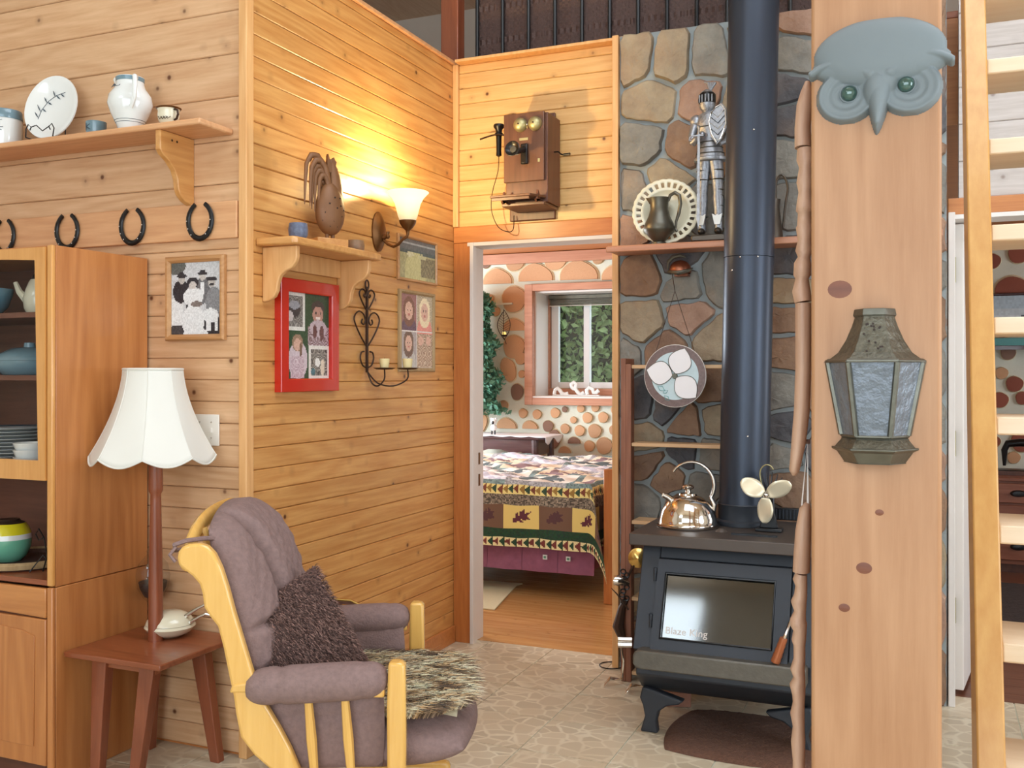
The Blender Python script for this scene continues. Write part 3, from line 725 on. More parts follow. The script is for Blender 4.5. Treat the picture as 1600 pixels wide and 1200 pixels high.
obj('platter', MB().lathe([(1e-4, -.006), (.060, -.006), (.082, -.016), (.099, -.019), (.100, -.015), (.083, -.009), (.06, .002), (1e-4, .002)], seg=40, axis='y', sx=.90, sy=1.1).xf(m_), 'ceramic', t)
sp = [(-.045, -.035), (-.038, -.005), (-.02, .025), (.005, .045), (.035, .055)]
obj('painted_sprig', MB().tube([m_ @ Vector((a, -.0075, b)) for a, b in sp], .0010, 5), 'inkblue', t)
for a, b, c, d in ((-.045, -.03, -.060, -.01), (-.04, -.01, -.055, .015), (-.035, .0, -.02, -.012), (-.022, .02, -.035, .04), (-.02, .022, -.004, .012), (.002, .042, -.008, .062), (.005, .045, .022, .03), (.02, .05, .035, .038)):
    obj('painted_leaf', MB().tube([m_ @ Vector((a, -.0085, b)), m_ @ Vector(((a+c)/2, -.009, (b+d)/2)), m_ @ Vector((c, -.009, d))], [.0008, .0032, .0006], 6, flat=.3), 'inkblue', t)
for s in (-1, 1):
    obj('wire_stand', MB().tube([(s*.055, -.035, .002), (s*.057, -.03, .035), (s*.048, -.03, .052), (s*.036, -.03, .042), (s*.042, -.03, .03)], .0024, 6).tube([(s*.055, -.033, .003), (s*.045, .055, .002)], .0024, 6).tube([(s*.045, .055, .002), (s*.03, .085, .12)], .0024, 6), 'black', t)
obj('wire_stand', MB().tube([(-.036, -.03, .042), (-.015, -.03, .048), (.01, -.03, .026), (.036, -.03, .042)], .0022, 6).tube([(-.03, .085, .12), (.03, .085, .12)], .0022, 6), 'black', t)
p = P(12, 205, 2.72)
t = pot('canister', 'white canister with blue brush marks at the left edge of the pottery shelf', 'jar', p.x-.02, 2.72, zs, [(.002, .001), (.060, 0), (.066, .03), (.067, .09), (.062, .135), (.056, .135), (.058, .09), (.05, .01), (.002, .01)])
for a in ((-.005, .085, .05, .09), (.01, .075, .04, .10), (.0, .06, .055, .062), (.02, .055, .048, .05)): obj('brush_mark', MB().tube([(a[0], -.066+.01*abs(a[0]), a[1]), (a[2], -.050, a[3])], [.0025, .001], 5), 'inkblue', t)
obj('rim_band', MB().lathe([(.0675, .10), (.068, .101), (.0655, .13), (.063, .136)], seg=28, cap=False), 'bluegrey', t)
# --- horseshoes on their board
hb = obj('horseshoe_board', box(-4.4, 2.822, 1.853, -2.262, 2.8385, 1.985), 'shelf_h', bev=.003)
tag(hb, 'long pine board below the high shelf carrying a row of horseshoes', 'board')
names = ['horseshoe nearest the wall corner', 'second horseshoe from the wall corner', 'third horseshoe from the wall corner', 'horseshoe cut by the left edge of the photo']
for i, (px, py) in enumerate(((311, 346), (205, 353), (103, 358), (5, 362))):
    p = P(px, py, 2.81); t = thing('horseshoe', 'glossy black iron '+names[i]+', points up', 'horseshoe', (p.x, 2.8205, 1.922), R.uniform(-2, 2), 'horseshoes on the pine board')
    pts = []
    for k in range(25):
        a = math.radians(-235+k*290/24); r_ = .048*(1+.06*math.cos(2*a)); pts.append((r_*math.cos(a+PI*0)*.95, -.006, -r_*1.32*math.sin(-a)))
    pts = [(math.sin(math.radians(-152+304*k/24))*.054*(1 if abs(-152+304*k/24) < 110 else 1-.12*(abs(-152+304*k/24)-110)/42), -.006, -math.cos(math.radians(-152+304*k/24))*.066) for k in range(25)]
    obj('shoe', MB().tube(pts, [.0085+.002*math.sin(PI*k/24) for k in range(25)], 8, flat=.62), 'black', t, ang=60)
    for s in (-1, 1):
        for q in range(3):
            k = 12+s*(3+2*q); pp = Vector(pts[k]); obj('nail_hole', MB().lathe([(.0022, -.0005), (.0022, .0005)], (pp.x, -.0150, pp.z), 6, 'y'), 'greywhite', t)
# --- portrait frame, switch
def people_old():
    D = (34, 38, 46); L = (222, 224, 226); G = (130, 132, 136)
    return [('r', 0, .0, 1, .30, (70, 70, 74)), ('e', .45, .7, .6, .5, (196, 198, 202)), ('e', .1, .95, .2, .12, (90, 94, 92)), ('r', .0, .12, .25, .50, L), ('r', .02, .0, .3, .14, (60, 60, 64)),
            ('e', .20, .60, .16, .16, D), ('e', .22, .76, .07, .055, (180, 176, 172)), ('e', .22, .81, .11, .025, D), ('e', .22, .835, .06, .03, D),
            ('e', .65, .62, .13, .2, (100, 102, 106)), ('e', .64, .79, .065, .05, (190, 186, 182)), ('e', .64, .835, .10, .022, D), ('e', .64, .86, .055, .03, D), ('r', .60, .55, .68, .72, L),
            ('e', .86, .45, .16, .2, G), ('e', .82, .71, .075, .06, (176, 172, 168)), ('e', .82, .755, .11, .03, D), ('e', .82, .68, .05, .02, D), ('r', .68, .0, 1, .22, D), ('e', .80, .26, .16, .10, L), ('r', .72, .05, .80, .25, L), ('r', .88, .05, .95, .25, L),
            ('r', .3, .0, .36, .5, D), ('e', .45, .52, .20, .13, L), ('e', .45, .18, .22, .24, L), ('e', .5, .0, .26, .1, L), ('e', .44, .71, .12, .08, D), ('e', .44, .68, .075, .055, (196, 190, 186)), ('e', .52, .42, .12, .04, (120, 110, 106))]
def rect_frame(mb, x0, z0, x1, z1, w, d, y=0, flat=False):
    """mitred frame with a raised profile, wall side at y, front at y-d"""
    prof = [(0, 0), (0, -.7*d), (.25*w, -d), (.6*w, -d), (w, -.55*d), (w, 0)]
    if flat: prof = [(0, 0), (0, -.94*d), (.05*w, -d), (.92*w, -d), (w, -.9*d), (w, 0)]
    n = len(prof); vs = []
    for cx, cz, sx_, sz_ in ((x0, z0, 1, 1), (x1, z0, -1, 1), (x1, z1, -1, -1), (x0, z1, 1, -1)):
        for a, b in prof: vs.append((cx+sx_*a, y+b, cz+sz_*a))
    fs = [(i*n+k, i*n+(k+1) % n, ((i+1) % 4)*n+(k+1) % n, ((i+1) % 4)*n+k) for i in range(4) for k in range(n)]
    return mb.add(vs, fs)
a = P(257, 400, 2.82); b = P(349, 533, 2.82)
fr = thing('picture_frame', 'oak framed black and white costume group photo on the left wall', 'picture', (a.x, 2.839, 0))
W_ = b.x-a.x; zt = a.z-.005; zb = b.z+.004
obj('frame', rect_frame(MB(), 0, zb, W_, zt, .023, .022), 'frame_oak', fr, False)
printed('photograph', .021, zb+.021, W_-.021, zt-.021, -.008, people_old(), (180, 182, 186), fr, 52, 14)
a = P(300, 647, 2.83); b = P(341, 697, 2.83)
sw = thing('switch_plate', 'white switch plate half hidden behind the lamp shade', 'switch', (a.x, 2.8385, b.z))
sw_w, sw_h = b.x-a.x, a.z-b.z
obj('plate', box(0, -.006, 0, sw_w, 0, sw_h), 'plate_wall', sw, bev=.002)
for q in (.28, .72):
    obj('toggle', box(sw_w*q-.005, -.014, sw_h*.42, sw_w*q+.005, -.005, sw_h*.58), 'plate_wall', sw, bev=.001)
    for k in (.25, .75): obj('screw', MB().lathe([(.003, -.0075), (.0032, -.006)], (sw_w*q, 0, sw_h*k), 8, 'y'), 'chrome', sw)

# ================================================================ CHINA CABINET
CX, CY, CH = -2.675, 2.41, 1.797      # front right edge; back on the wall
cab = thing('china_cabinet', 'tall teak veneer china cabinet with a glazed door at the left wall', 'cabinet', (CX, CY, 0))
Wc, Dc = 1.30, .418
zj = .655
obj('side_panel', box(-.026, .001, zj+.001, 0, Dc, CH), 'cab_v', cab, bev=.003)
obj('side_panel', box(-.026, .001, .0, 0, Dc, zj-.001), 'cab_v', cab, bev=.003)
obj('side_panel', box(-Wc, .001, 0, -Wc+.026, Dc, CH), 'cab_v', cab, bev=.003)
obj('edge_strip', box(-.024, -.016, .66, .0015, .0, CH), 'cab_edge', cab, bev=.005)
obj('edge_strip', box(-.024, -.016, 0, .0015, .0, .656), 'cab_v', cab, bev=.005)
obj('top_panel', box(-Wc, 0, CH-.022, -.026, Dc, CH), 'cab_h', cab, bev=.003)
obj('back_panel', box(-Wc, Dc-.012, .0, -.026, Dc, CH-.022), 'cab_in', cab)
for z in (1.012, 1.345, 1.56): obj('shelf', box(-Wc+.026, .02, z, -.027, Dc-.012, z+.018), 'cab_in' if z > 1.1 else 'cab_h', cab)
obj('counter', box(-Wc+.026, 0, .657, -.0265, Dc-.012, .676), 'redwood', cab, bev=.002)
# glazed door: frame with gently bowed opening
dx1 = -.0265; dx0 = -.60; dz0, dz1 = 1.012, 1.790
fo = thing_door = None
outer = [(dx0, dz0), (dx1, dz0), (dx1, dz1), (dx0, dz1)]
def bowed(n=10):
    xr = -.058; xl = dx0+.06; zb_, zt_ = 1.078, 1.748; pts = []
    for k in range(n+1): s = k/n; pts.append((xr-.012+.020*math.sin(PI*s)*0-.004*(2*s-1)-(0 if True else 0)+(-.008*s)+.008, zb_+(zt_-zb_)*s))
    pts2 = [(xl, zt_+.0), (xl, zb_)]
    top = [(xr-.012-.012-(xr-.024-xl)*k/8, zt_+.010*math.sin(PI*k/8)) for k in range(1, 8)]
    return pts+top+pts2
inn = bowed()
def frame_between(outer_fn, inner, y0, y1):
    n = len(inner); cx = sum(p[0] for p in inner)/n; cz = sum(p[1] for p in inner)/n; out = []
    for a, b in inner:
        dx_, dz_ = a-cx, b-cz; sx_ = (dx1-cx)/dx_ if dx_ > 1e-6 else ((dx0-cx)/dx_ if dx_ < -1e-6 else 1e9); sz_ = (dz1-cz)/dz_ if dz_ > 1e-6 else ((dz0-cz)/dz_ if dz_ < -1e-6 else 1e9)
        s_ = min(sx_, sz_); out.append((cx+dx_*s_, cz+dz_*s_))
    # add corners
    ring_i, ring_o = [], []
    cs = [(dx1, dz0), (dx1, dz1), (dx0, dz1), (dx0, dz0)]
    for k in range(n):
        ring_i.append(inner[k]); ring_o.append(out[k]); l = (k+1) % n
        for c in cs:
            o1, o2 = out[k], out[l]
            on_diff = (abs(o1[0]-c[0]) < 1e-6 and abs(o2[1]-c[1]) < 1e-6) or (abs(o1[1]-c[1]) < 1e-6 and abs(o2[0]-c[0]) < 1e-6)
            if on_diff and not ((abs(o1[0]-c[0]) < 1e-6 and abs(o1[1]-c[1]) < 1e-6) or (abs(o2[0]-c[0]) < 1e-6 and abs(o2[1]-c[1]) < 1e-6)):
                ring_i.append(((inner[k][0]+inner[l][0])/2, (inner[k][1]+inner[l][1])/2)); ring_o.append(c)
    m = len(ring_i); vs = [(a, y0, b) for a, b in ring_o]+[(a, y0, b) for a, b in ring_i]+[(a, y1, b) for a, b in ring_o]+[(a, y1, b) for a, b in ring_i]
    fs = []
    for k in range(m):
        l = (k+1) % m
        fs += [(k, l, m+l, m+k), (2*m+l, 2*m+k, 3*m+k, 3*m+l), (k, 2*m+k, 2*m+l, l), (m+l, 3*m+l, 3*m+k, m+k)]
    return MB().add(vs, fs)
dr = obj('door', frame_between(None, inn, -.020, 0.0), 'cab_edge', cab, False)
obj('glass_pane', MB().add([(-.55, -.008, 1.07), (-.075, -.008, 1.07), (-.075, -.008, 1.765), (-.55, -.008, 1.765)], [(0, 1, 2, 3)]), 'cabglass', dr, False)
obj('door', frame_between(None, inn, -.020, 0.0).xf(tr(-.575, 0, 0)), 'cab_edge', cab, False)
# lower drawer and door
dw = obj('drawer', MB().prism([(-.60, .571), (-.0265, .553), (-.0265, .652), (-.60, .652)], -.018, 0, 'xz'), 'cab_h', cab, bev=.004)
obj('drawer', MB().prism([(-1.27, .553), (-.605, .571), (-.605, .652), (-1.27, .652)], -.018, 0, 'xz'), 'cab_h', cab, bev=.004)
obj('rail', box(-1.27, -.004, .535, -.0265, .02, .571), 'cab_in', cab)
for xx in (-.0265, -.605):
    dd = obj('door', MB().prism([(xx-.57, .06), (xx, .06), (xx, .549), (xx-.3, .552), (xx-.57, .56)], -.018, 0, 'xz'), 'cab_v', cab, bev=.004)
    obj('door_panel', MB().prism([(xx-.51, .12), (xx-.052, .12), (xx-.047, .49), (xx-.1, .505), (xx-.28, .517), (xx-.51, .522)], -.021, -.0175, 'xz'), 'cab_v', dd, bev=.003)
obj('plinth', box(-1.27, .02, 0, -.027, .05, .06), 'cab_in', cab)
# --- crockery inside
def inC(px, py, Y): q = at_y(px, py, Y); return q
zc = 1.578+.001
p = inC(6, 478, 2.53)
t = pot('mixing_bowl', 'sky blue bowl on the top shelf of the china cabinet', 'bowl', -3.145, 2.51, zc, [(.002, .001), (.055, 0), (.085, .03), (.10, .075), (.104, .095), (.099, .095), (.09, .06), (.05, .01), (.002, .01)], 'bowlblue')
t = pot('hen_pitcher', 'cream hen shaped pitcher with dark comb beside the blue bowl', 'pitcher', -2.965, 2.60, zc, [(.002, .001), (.040, 0), (.052, .025), (.056, .06), (.046, .095), (.036, .12), (.03, .13), (.002, .132)], 'cream')
obj('head', MB().ball((0, 0, .135), .028, .024, .026), 'black', t); obj('comb', MB().tube([(-.02, 0, .155), (-.01, 0, .172), (0, 0, .162), (.01, 0, .175), (.02, 0, .16)], .006, 6), 'rust', t)
obj('spout', MB().tube([(-.035, -.02, .05), (-.065, -.03, .085), (-.08, -.035, .12)], [.016, .012, .008], 8), 'cream', t)
obj('handle', MB().tube([(.02, 0, .13), (.055, 0, .13), (.07, 0, .09), (.05, 0, .04)], .007, 8), 'rust', t)
t = thing('serving_dish', 'grey green stacked dishes behind glass on the middle cabinet shelf', 'dish', (-2.98, 2.57, 1.364)); obj('body', MB().lathe([(.002, .001), (.09, 0), (.12, .03), (.125, .05), (.12, .05), (.08, .012), (.002, .012)], cap=False), 'bluegrey', t)
obj('lid', MB().lathe([(.12, .051), (.11, .07), (.06, .095), (.02, .10), (.018, .115), (.001, .118)], cap=False), 'bluegrey', t)
for i in range(11):
    t = thing('plate', 'white plate with a blue rim in the cabinet stack, '+('topmost of the stack' if i == 10 else ('bottom of the stack' if i == 0 else 'one of the middle plates')), 'plate', (-3.075+.003*math.sin(i*2), 2.575, 1.0315+.0125*i), 0, 'white plates stacked in the china cabinet')
    if 0 < i < 10: t['label'] = 'white blue rimmed plate, '+['second', 'third', 'fourth', 'fifth', 'sixth', 'seventh', 'eighth', 'ninth', 'tenth'][i-1]+' from the bottom of the cabinet stack'
    obj('dish', MB().lathe([(.002, .002), (.06, .0), (.10, .008), (.127, .017), (.125, .019), (.098, .011), (.06, .004), (.002, .004)], seg=30, cap=False), 'ceramic', t)
    obj('rim_band', MB().lathe([(.108, .0125), (.127, .0185), (.1262, .0198), (.107, .0138)], seg=30, cap=False), 'inkblue', t)
for i in range(3):
    t = pot('small_bowl', ['white bowl at the bottom of the small stack by the plates', 'white bowl in the middle of the small stack by the plates', 'white bowl on top of the small stack by the plates'][i], 'bowl', -2.865, 2.475, 1.0315+.024*i,
            [(.002, .001), (.028, 0), (.045, .02), (.058, .05), (.0555, .05), (.04, .02), (.002, .006)], 'ceramic', group='small white bowls in the china cabinet')
t = thing('woven_tray', 'round woven bark tray on the cabinet counter under the striped jar', 'tray', (-3.035, 2.60, .677)); obj('base', MB().lathe([(.002, .0), (.165, 0), (.175, .022), (.170, .022), (.16, .008), (.002, .008)], seg=40, cap=False), 'wicker', t)
obj('rim', MB().lathe([(.172, .003), (.181, .006), (.183, .02), (.176, .03), (.171, .02)], seg=40, cap=False), 'frame_grey', t)
t = thing('ginger_jar', 'round jar striped yellow, white and jade on the woven tray', 'jar', (-3.085, 2.57, .6865))
obj('body', MB().lathe([(.002, .001), (.042, 0), (.062, .02), (.076, .055), (.078, .082)], seg=32, cap=False), 'jade', t)
obj('white_band', MB().lathe([(.078, .082), (.0765, .100)], seg=32, cap=False), 'ceramic', t); obj('yellow_band', MB().lathe([(.0765, .100), (.068, .122), (.056, .138)], seg=32, cap=False), 'yellow', t)
obj('lid', MB().lathe([(.056, .138), (.040, .146), (.036, .152), (.002, .152)], seg=32, cap=False), 'jugdark', t)
t = thing('wire_stand', 'small black wire holder beside the woven tray in the cabinet niche', 'stand', (-2.835, 2.50, .677))
obj('wire', MB().tube([(0, 0, .003), (.02, 0, .06), (.005, 0, .12), (-.02, 0, .15), (-.035, 0, .13), (-.02, 0, .11), (0, 0, .12)], .0025, 6).tube([(-.03, -.03, .003), (0, 0, .06), (.03, .03, .003)], .0025, 6), 'black', t)

# ================================================================ LAMP TABLE
LX, LY = -2.668, 2.435
lt = thing('lamp_table', 'reddish wooden table lamp stand with its own lamp pole and scalloped cream shade', 'lamp', (LX, LY, 0))
TH = .437
obj('table_top', box(0, 0, TH-.020, .415, .395, TH), 'redwood', lt, bev=.004)
for (x0, y0, x1, y1) in ((.30, .085, .255, .06), (.09, .085, .10, .05), (.31, .31, .36, .34), (.09, .31, .05, .34)):
    mb = MB(); w0, w1 = .020, .016
    vs = [(x0+a*w0*1.6, y0+b*w0, TH-.021) for a, b in ((-1, -1), (1, -1), (1, 1), (-1, 1))]+[(x1+a*w1*1.2, y1+b*w1, 0) for a, b in ((-1, -1), (1, -1), (1, 1), (-1, 1))]
    mb.add(vs, [(0, 1, 2, 3), (7, 6, 5, 4), (0, 4, 5, 1), (1, 5, 6, 2), (2, 6, 7, 3), (3, 7, 4, 0)]); obj('leg', mb, 'redwood_v', lt, False, .003)
obj('apron', box(.07, .075, TH-.06, .33, .095, TH-.021), 'redwood', lt); obj('apron', box(.07, .30, TH-.06, .33, .32, TH-.021), 'redwood', lt)
lx, ly = .188, .225
obj('pole', MB().lathe([(.0255, TH), (.0255, TH+.02), (.024, .66), (.0185, .93), (.018, .948), (.0235, .958), (.0245, .97), (.0235, 1.10), (.012, 1.105), (.008, 1.12), (.008, 1.22)], (lx, ly, 0), 20), 'redwood_v', lt)
obj('socket', MB().lathe([(.016, 1.16), (.018, 1.2), (.015, 1.23)], (lx, ly, 0), 12), 'brass', lt)
obj('bulb', MB().ball((lx, ly, 1.265), .028, rz=.036), 'ceramic', lt)
def shade_pt(u, v):
    a = 2*PI*u; sect = 8; ph = (u*sect+.5) % 1.0; tri = 1-abs(2*ph-1)   # 0 at ribs, 1 mid panel
    bell = .100+.100*(1-v)**1.75+.012*(1-v)
    r_ = bell*(1-.035*math.sin(PI*ph))
    z = 1.082+(1.384-1.082)*v-(.026*math.sin(PI*ph)*(1-v)**3)
    return (lx-.012+r_*math.cos(a+.2), ly+r_*math.sin(a+.2), z)
sd = obj('lamp_shade', MB().grid(shade_pt, 96, 22, cu=True), 'shade', lt, ang=25); so = sd.modifiers.new('thick', 'SOLIDIFY'); so.thickness = .0025
for v_, r0 in ((0, .0032), (1, .004)):
    obj('trim_band', MB().tube([shade_pt(k/96, v_) for k in range(96)], r0, 6, closed=True), 'shade', sd)
for k in range(8): u = (k+.5)/8-.0; obj('rib', MB().tube([Vector(shade_pt((k+.5)/8, q/14)) for q in range(15)], .0016, 5), 'shade', sd)
# --- covered silver-white dish and glass jar
t = thing('casserole_dish', 'cream lidded dish with two curved metal handles on the lamp table', 'dish', (-2.475, 2.725, TH+.001), 23)
obj('base', MB().lathe([(.002, .002), (.04, 0), (.075, .018), (.088, .036), (.084, .045), (.002, .045)], seg=32, cap=False), 'cream', t)
obj('lid', MB().lathe([(.083, .046), (.080, .056), (.066, .074), (.04, .086), (.001, .09)], seg=32, cap=False), 'cream', t)
for z0, z1 in ((.072, .118), (.04, .085)): obj('handle', MB().tube([(.060, -.02, z0), (.085, -.025, z0+.018), (.11, -.028, z1-.012), (.135, -.03, z1), (.155, -.03, z1-.006)], [.007, .006, .005, .005, .004], 8, flat=.7), 'chrome', t)
t = thing('glass_jar', 'round clear glass jar half full of dark beans behind the lamp pole', 'jar', (-2.60, 2.775, TH+.001))
obj('vessel', MB().lathe([(.03, .0), (.034, .004), (.012, .06), (.010, .09), (.035, .115), (.054, .15), (.060, .195), (.052, .235), (.030, .262), (.022, .27), (.022, .275)], seg=28, cap=False), 'jarglass', t)
obj('beans', MB().lathe([(.001, .106), (.030, .119), (.046, .15), (.050, .172), (.001, .176)], seg=24, cap=False), 'bean', t)
obj('stopper', MB().lathe([(.02, .276), (.024, .284), (.012, .30), (.001, .302)], seg=16, cap=False), 'jarglass', t)

# ================================================================ GLIDER ROCKER
ch_ = thing('glider_chair', 'glider rocking chair of yellow maple with mauve brown tufted cushions', 'chair', (-1.415, 2.525, 0), 24)
def Nn(x, y): px = 260+x/3.2; py = 760+y/3.2; return ((px-605)/600.0, 1.37-(py-583)/600.0)
up = [(40,350),(46,318),(66,294),(100,280),(150,279),(190,293),(225,330),(258,400),(290,500),(322,620),(352,720),(388,840),(415,930),(445,1010),(482,1090),(545,1195),(600,1300),(650,1420),(590,1440),(500,1400),(420,1330),(352,1240),(328,1120),(318,1040),(298,950),(284,880),(268,800),(240,690),(200,640),(172,595),(164,530),(150,480),(115,440),(75,410),(48,385)]
poly = [Nn(*q) for q in up]
for nm, b0 in (('near', -.345), ('far', .313)):
    obj('side_upright', MB().prism([(a, z) for a, z in poly], b0, b0+.032, 'xz'), 'maple', ch_, bev=.008)
# crest arch behind the cushion
cr = [(-.545+.0, b, .90+.10*math.cos(b/.335*PI/2)**.6) for b in [-.32+.64*k/16 for k in range(17)]]
cr = []
for k in range(17):
    s = -1+2*k/16; cr.append((-.535-.01*(1-s*s), .325*s, 0.865+.102*(max(0, 1-abs(s)**2.6))**.5))
obj('crest_rail', MB().tube(cr, .026, 10, flat=.55), 'maple', ch_)
for b in (-.2, -.07, .07, .2): obj('back_slat', MB().tube([(-.29, b, .40), (-.40, b, .62), (-.50, b, .86), (-.53, b, .96-.3*b*b)], .012, 8), 'maple', ch_)
for b in (-.329, .329):
    s = -1 if b < 0 else 1
    # arm front post, arm rail, spindles, lower rail, foot
    obj('front_post', MB().prism([(-.012, .20), (.030, .20), (.036, .40), (.034, .612), (.026, .622), (-.010, .622), (-.014, .5)], b-.022, b+.022, 'xz'), 'maple', ch_, bev=.008)
    obj('arm_rail', MB().prism([(-.42, .545), (-.41, .568), (-.36, .575), (-.02, .555), (-.02, .53), (-.36, .545)], b-.02, b+.02, 'xz'), 'maple', ch_, bev=.006)
    for a0 in (-.22, -.125): obj('spindle', MB().tube([(a0, b-.005, .545), (a0+.01, b-.005, .42), (a0+.02, b-.005, .30)], [.010, .014, .010], 8), 'maple', ch_)
    obj('lower_rail', box(-.30, b-.02, .255, .02, b+.02, .30), 'maple', ch_, bev=.006)
    obj('swing_arm', box(-.10, b-.010, .10, -.07, b+.012, .26), 'maple', ch_, bev=.004); obj('swing_arm', box(-.30, b-.010, .10, -.27, b+.012, .26), 'maple', ch_, bev=.004)
    obj('base_runner', box(-.42, b-.025, .0, .12, b+.025, .10), 'maple', ch_, bev=.015)
obj('base_stretcher', box(-.20, -.30, .03, -.13, .30, .07), 'maple', ch_, bev=.005); obj('seat_rail', box(-.02, -.31, .27, .02, .31, .33), 'maple', ch_, bev=.005)
# back cushion
def tuft(u, v):
    g = 1.0; k = abs(u)
    cw = .50-.06*math.cos(v*2.2)
    g -= .55*math.exp(-((k-cw)/.05)**2)                       # side seams
    if k < cw: g += .10+.10*math.exp(-((v-.55)/.5)**2)
    for vv in (-.08, -.48):
        g -= .50*math.exp(-((v-vv)/.04)**2)*(1 if k < cw else .55)
    if v < -.08 and k < cw: g -= .25*math.exp(-(u/.045)**2)
    g += .035*math.sin(u*22+v*9)*math.sin(v*17+u*5)+.02*math.sin(u*47-v*31)
    g *= 1-.22*min(1, max(0, -.05-v)*2)
    return max(.2, g)
cu = MB().cushion(.305, .315, .108, .03, 64, .30, tuft, 3, 72)
# cushion local: x across, -y front, z up -> chair: across=b (y), front=+a, up
Mc = tr(-.415, 0, .70) @ Matrix.Rotation(math.radians(-18.5), 4, 'Y') @ Matrix.Rotation(math.radians(90), 4, 'Z')
bc = obj('back_cushion', cu.xf(Mc), 'fabric', ch_, ang=80)
obj('tie', MB().tube([(-.47, -.23, .925), (-.50, -.29, .935), (-.535, -.325, .935), (-.565, -.33, .925), (-.572, -.30, .905), (-.55, -.27, .905)], .006, 6), 'fabric', bc)
obj('tie', MB().tube([(-.56, -.33, .92), (-.575, -.335, .90), (-.56, -.335, .882)], .005, 6), 'fabric', bc)
# seat cushion
def stuft(u, v): return 1-.15*math.exp(-((v+.1)/.05)**2)+.02*math.sin(u*14)*math.sin(v*11)
sc_ = MB().cushion(.295, .30, .085, .075, 44, .22, stuft, 3.2).xf(tr(-.085, 0, .362) @ rz(90) @ rx(-90))
obj('seat_cushion', sc_, 'fabric', ch_, ang=80)
# arm pads: roll on top, hanging panel with pocket
for b in (-.325, .325):
    s = -1 if b < 0 else 1
    roll = MB(); n = 26
    def rp(u, v, b=b):
        a = -.385+.375*u; e = (1-abs(2*u-1)**7)**.5; r1 = .052*e*(1-.10*math.exp(-((u-.25)/.03)**2)-.05*math.exp(-((u-.82)/.03)**2))
        th = 2*PI*v; return (a, b+r1*1.05*math.cos(th), .566-.012*(1-u)+.008*u+r1*.95*math.sin(th))
    obj('arm_pad', roll.grid(rp, 40, 22, cv=True), 'fabric', ch_, ang=80)
    pad = MB().cushion(.155, .115, .016, .016, 20, .08, lambda u, v: 1-.5*math.exp(-((v-.2)/.04)**2), 6)
    ap = obj('arm_panel', pad.xf(tr(-.18, b-s*.030, .445)), 'fabric', ch_, ang=80)
# --- plush pillow and fur throw
def to_world(o, v): return o.matrix_world @ Vector(v)
def strands(name, base_pts, L, wdt, colfn, parent, n, lean, kind='stuff', sd=5):
    q = random.Random(sd); mb = MB(); cols = []
    for _ in range(n):
        p, nn = q.choice(base_pts) if False else base_pts(q)
        p = Vector(p); nn = Vector(nn).normalized()
        t = Vector((q.uniform(-1, 1), q.uniform(-1, 1), q.uniform(-1, 1))); l = L*q.uniform(.6, 1.25)
        tip = p+(nn*.75+Vector(lean(p))*.9+t*.35).normalized()*l; mid = p+(nn*1.0+Vector(lean(p))*.35+t*.15).normalized()*l*.5
        sd_ = (tip-p).cross(t).normalized()*wdt
        mb.add([p-sd_, p+sd_, mid+sd_*.8, mid-sd_*.8, tip], [(0, 1, 2, 3), (3, 2, 4)])
        c0, c1 = colfn(p, q); cols += [c0, c1]
    return colour_mesh(name, mb, cols, 'furcol', parent, kind=kind)
pw = thing('throw_pillow', 'dark brown plush pillow leaning against the glider back', 'pillow', (-1.605, 2.280, .628), 24)
Mp = tr(0, 0, 0) @ rz(40) @ rx(-22) @ ry(-20)
pm = MB().cushion(.140, .150, .052, .052, 24, -.10, None, 2.6)
pmx = MB().add(pm.v, pm.f).xf(Mp); obj('cover', pmx, 'pillowfur', pw)
def pbase(q):
    u, v = q.uniform(-1, 1), q.uniform(-1, 1); k = ((1-abs(u)**2.6)*(1-abs(v)**2.6))**.5; f = -1 if q.random() < .62 else 1
    x = u*math.sqrt(1+.1*v*v)*.140; z = v*math.sqrt(1+.1*u*u)*.150
    pt = Mp @ Vector((x, f*.055*k, z)); nr = Mp.to_3x3() @ Vector((u*.7*(1-k), f*(.4+k), v*.7*(1-k))); return pt, nr
strands('plush_pile', pbase, .017, .0011, lambda p, q: ((lambda b: ((b*112, b*84, b*78), (b*140, b*108, b*98)))(q.uniform(.6, 1.25))), pw, 15000, lambda p: (.2, .1, -.5))
ft = thing('fur_throw', 'shaggy cream and grey fur throw spread over the glider seat', 'throw', (-1.44, 2.515, .440), 24)
def fz(a, b): return .012-.75*max(0, a-.14)**1.5-.05*abs(b)**2
def fbase(q):
    while True:
        a, b = q.uniform(-.30, .215), q.uniform(-.27, .275)
        if ((a+.04)/.25)**4+(b/.27)**4 < 1+.15*math.sin(9*math.atan2(b, a)): break
    return (a, b, fz(a, b)), (0.15, 0, 1)
obj('hide', MB().grid(lambda u, v: (-.27+.46*u, -.23+.46*v, fz(-.27+.46*u, -.23+.46*v)-.002), 20, 20), 'cream', ft)
def fcol(p, q):
    s = math.sin(p.x*38+7*math.sin(p.y*17))+.6*math.sin(p.y*41+p.x*23)
    base = (255, 238, 204) if s > -.1 else ((226, 190, 142) if s > -.9 else (136, 112, 90))
    k = q.uniform(.75, 1.12); c = tuple(min(250, x*k) for x in base); t = c if q.random() > .22 else (70, 64, 60)
    return c, t
strands('fur', fbase, .062, .0017, fcol, ft, 17000, lambda p: (.9, -.25, -.35), sd=8)
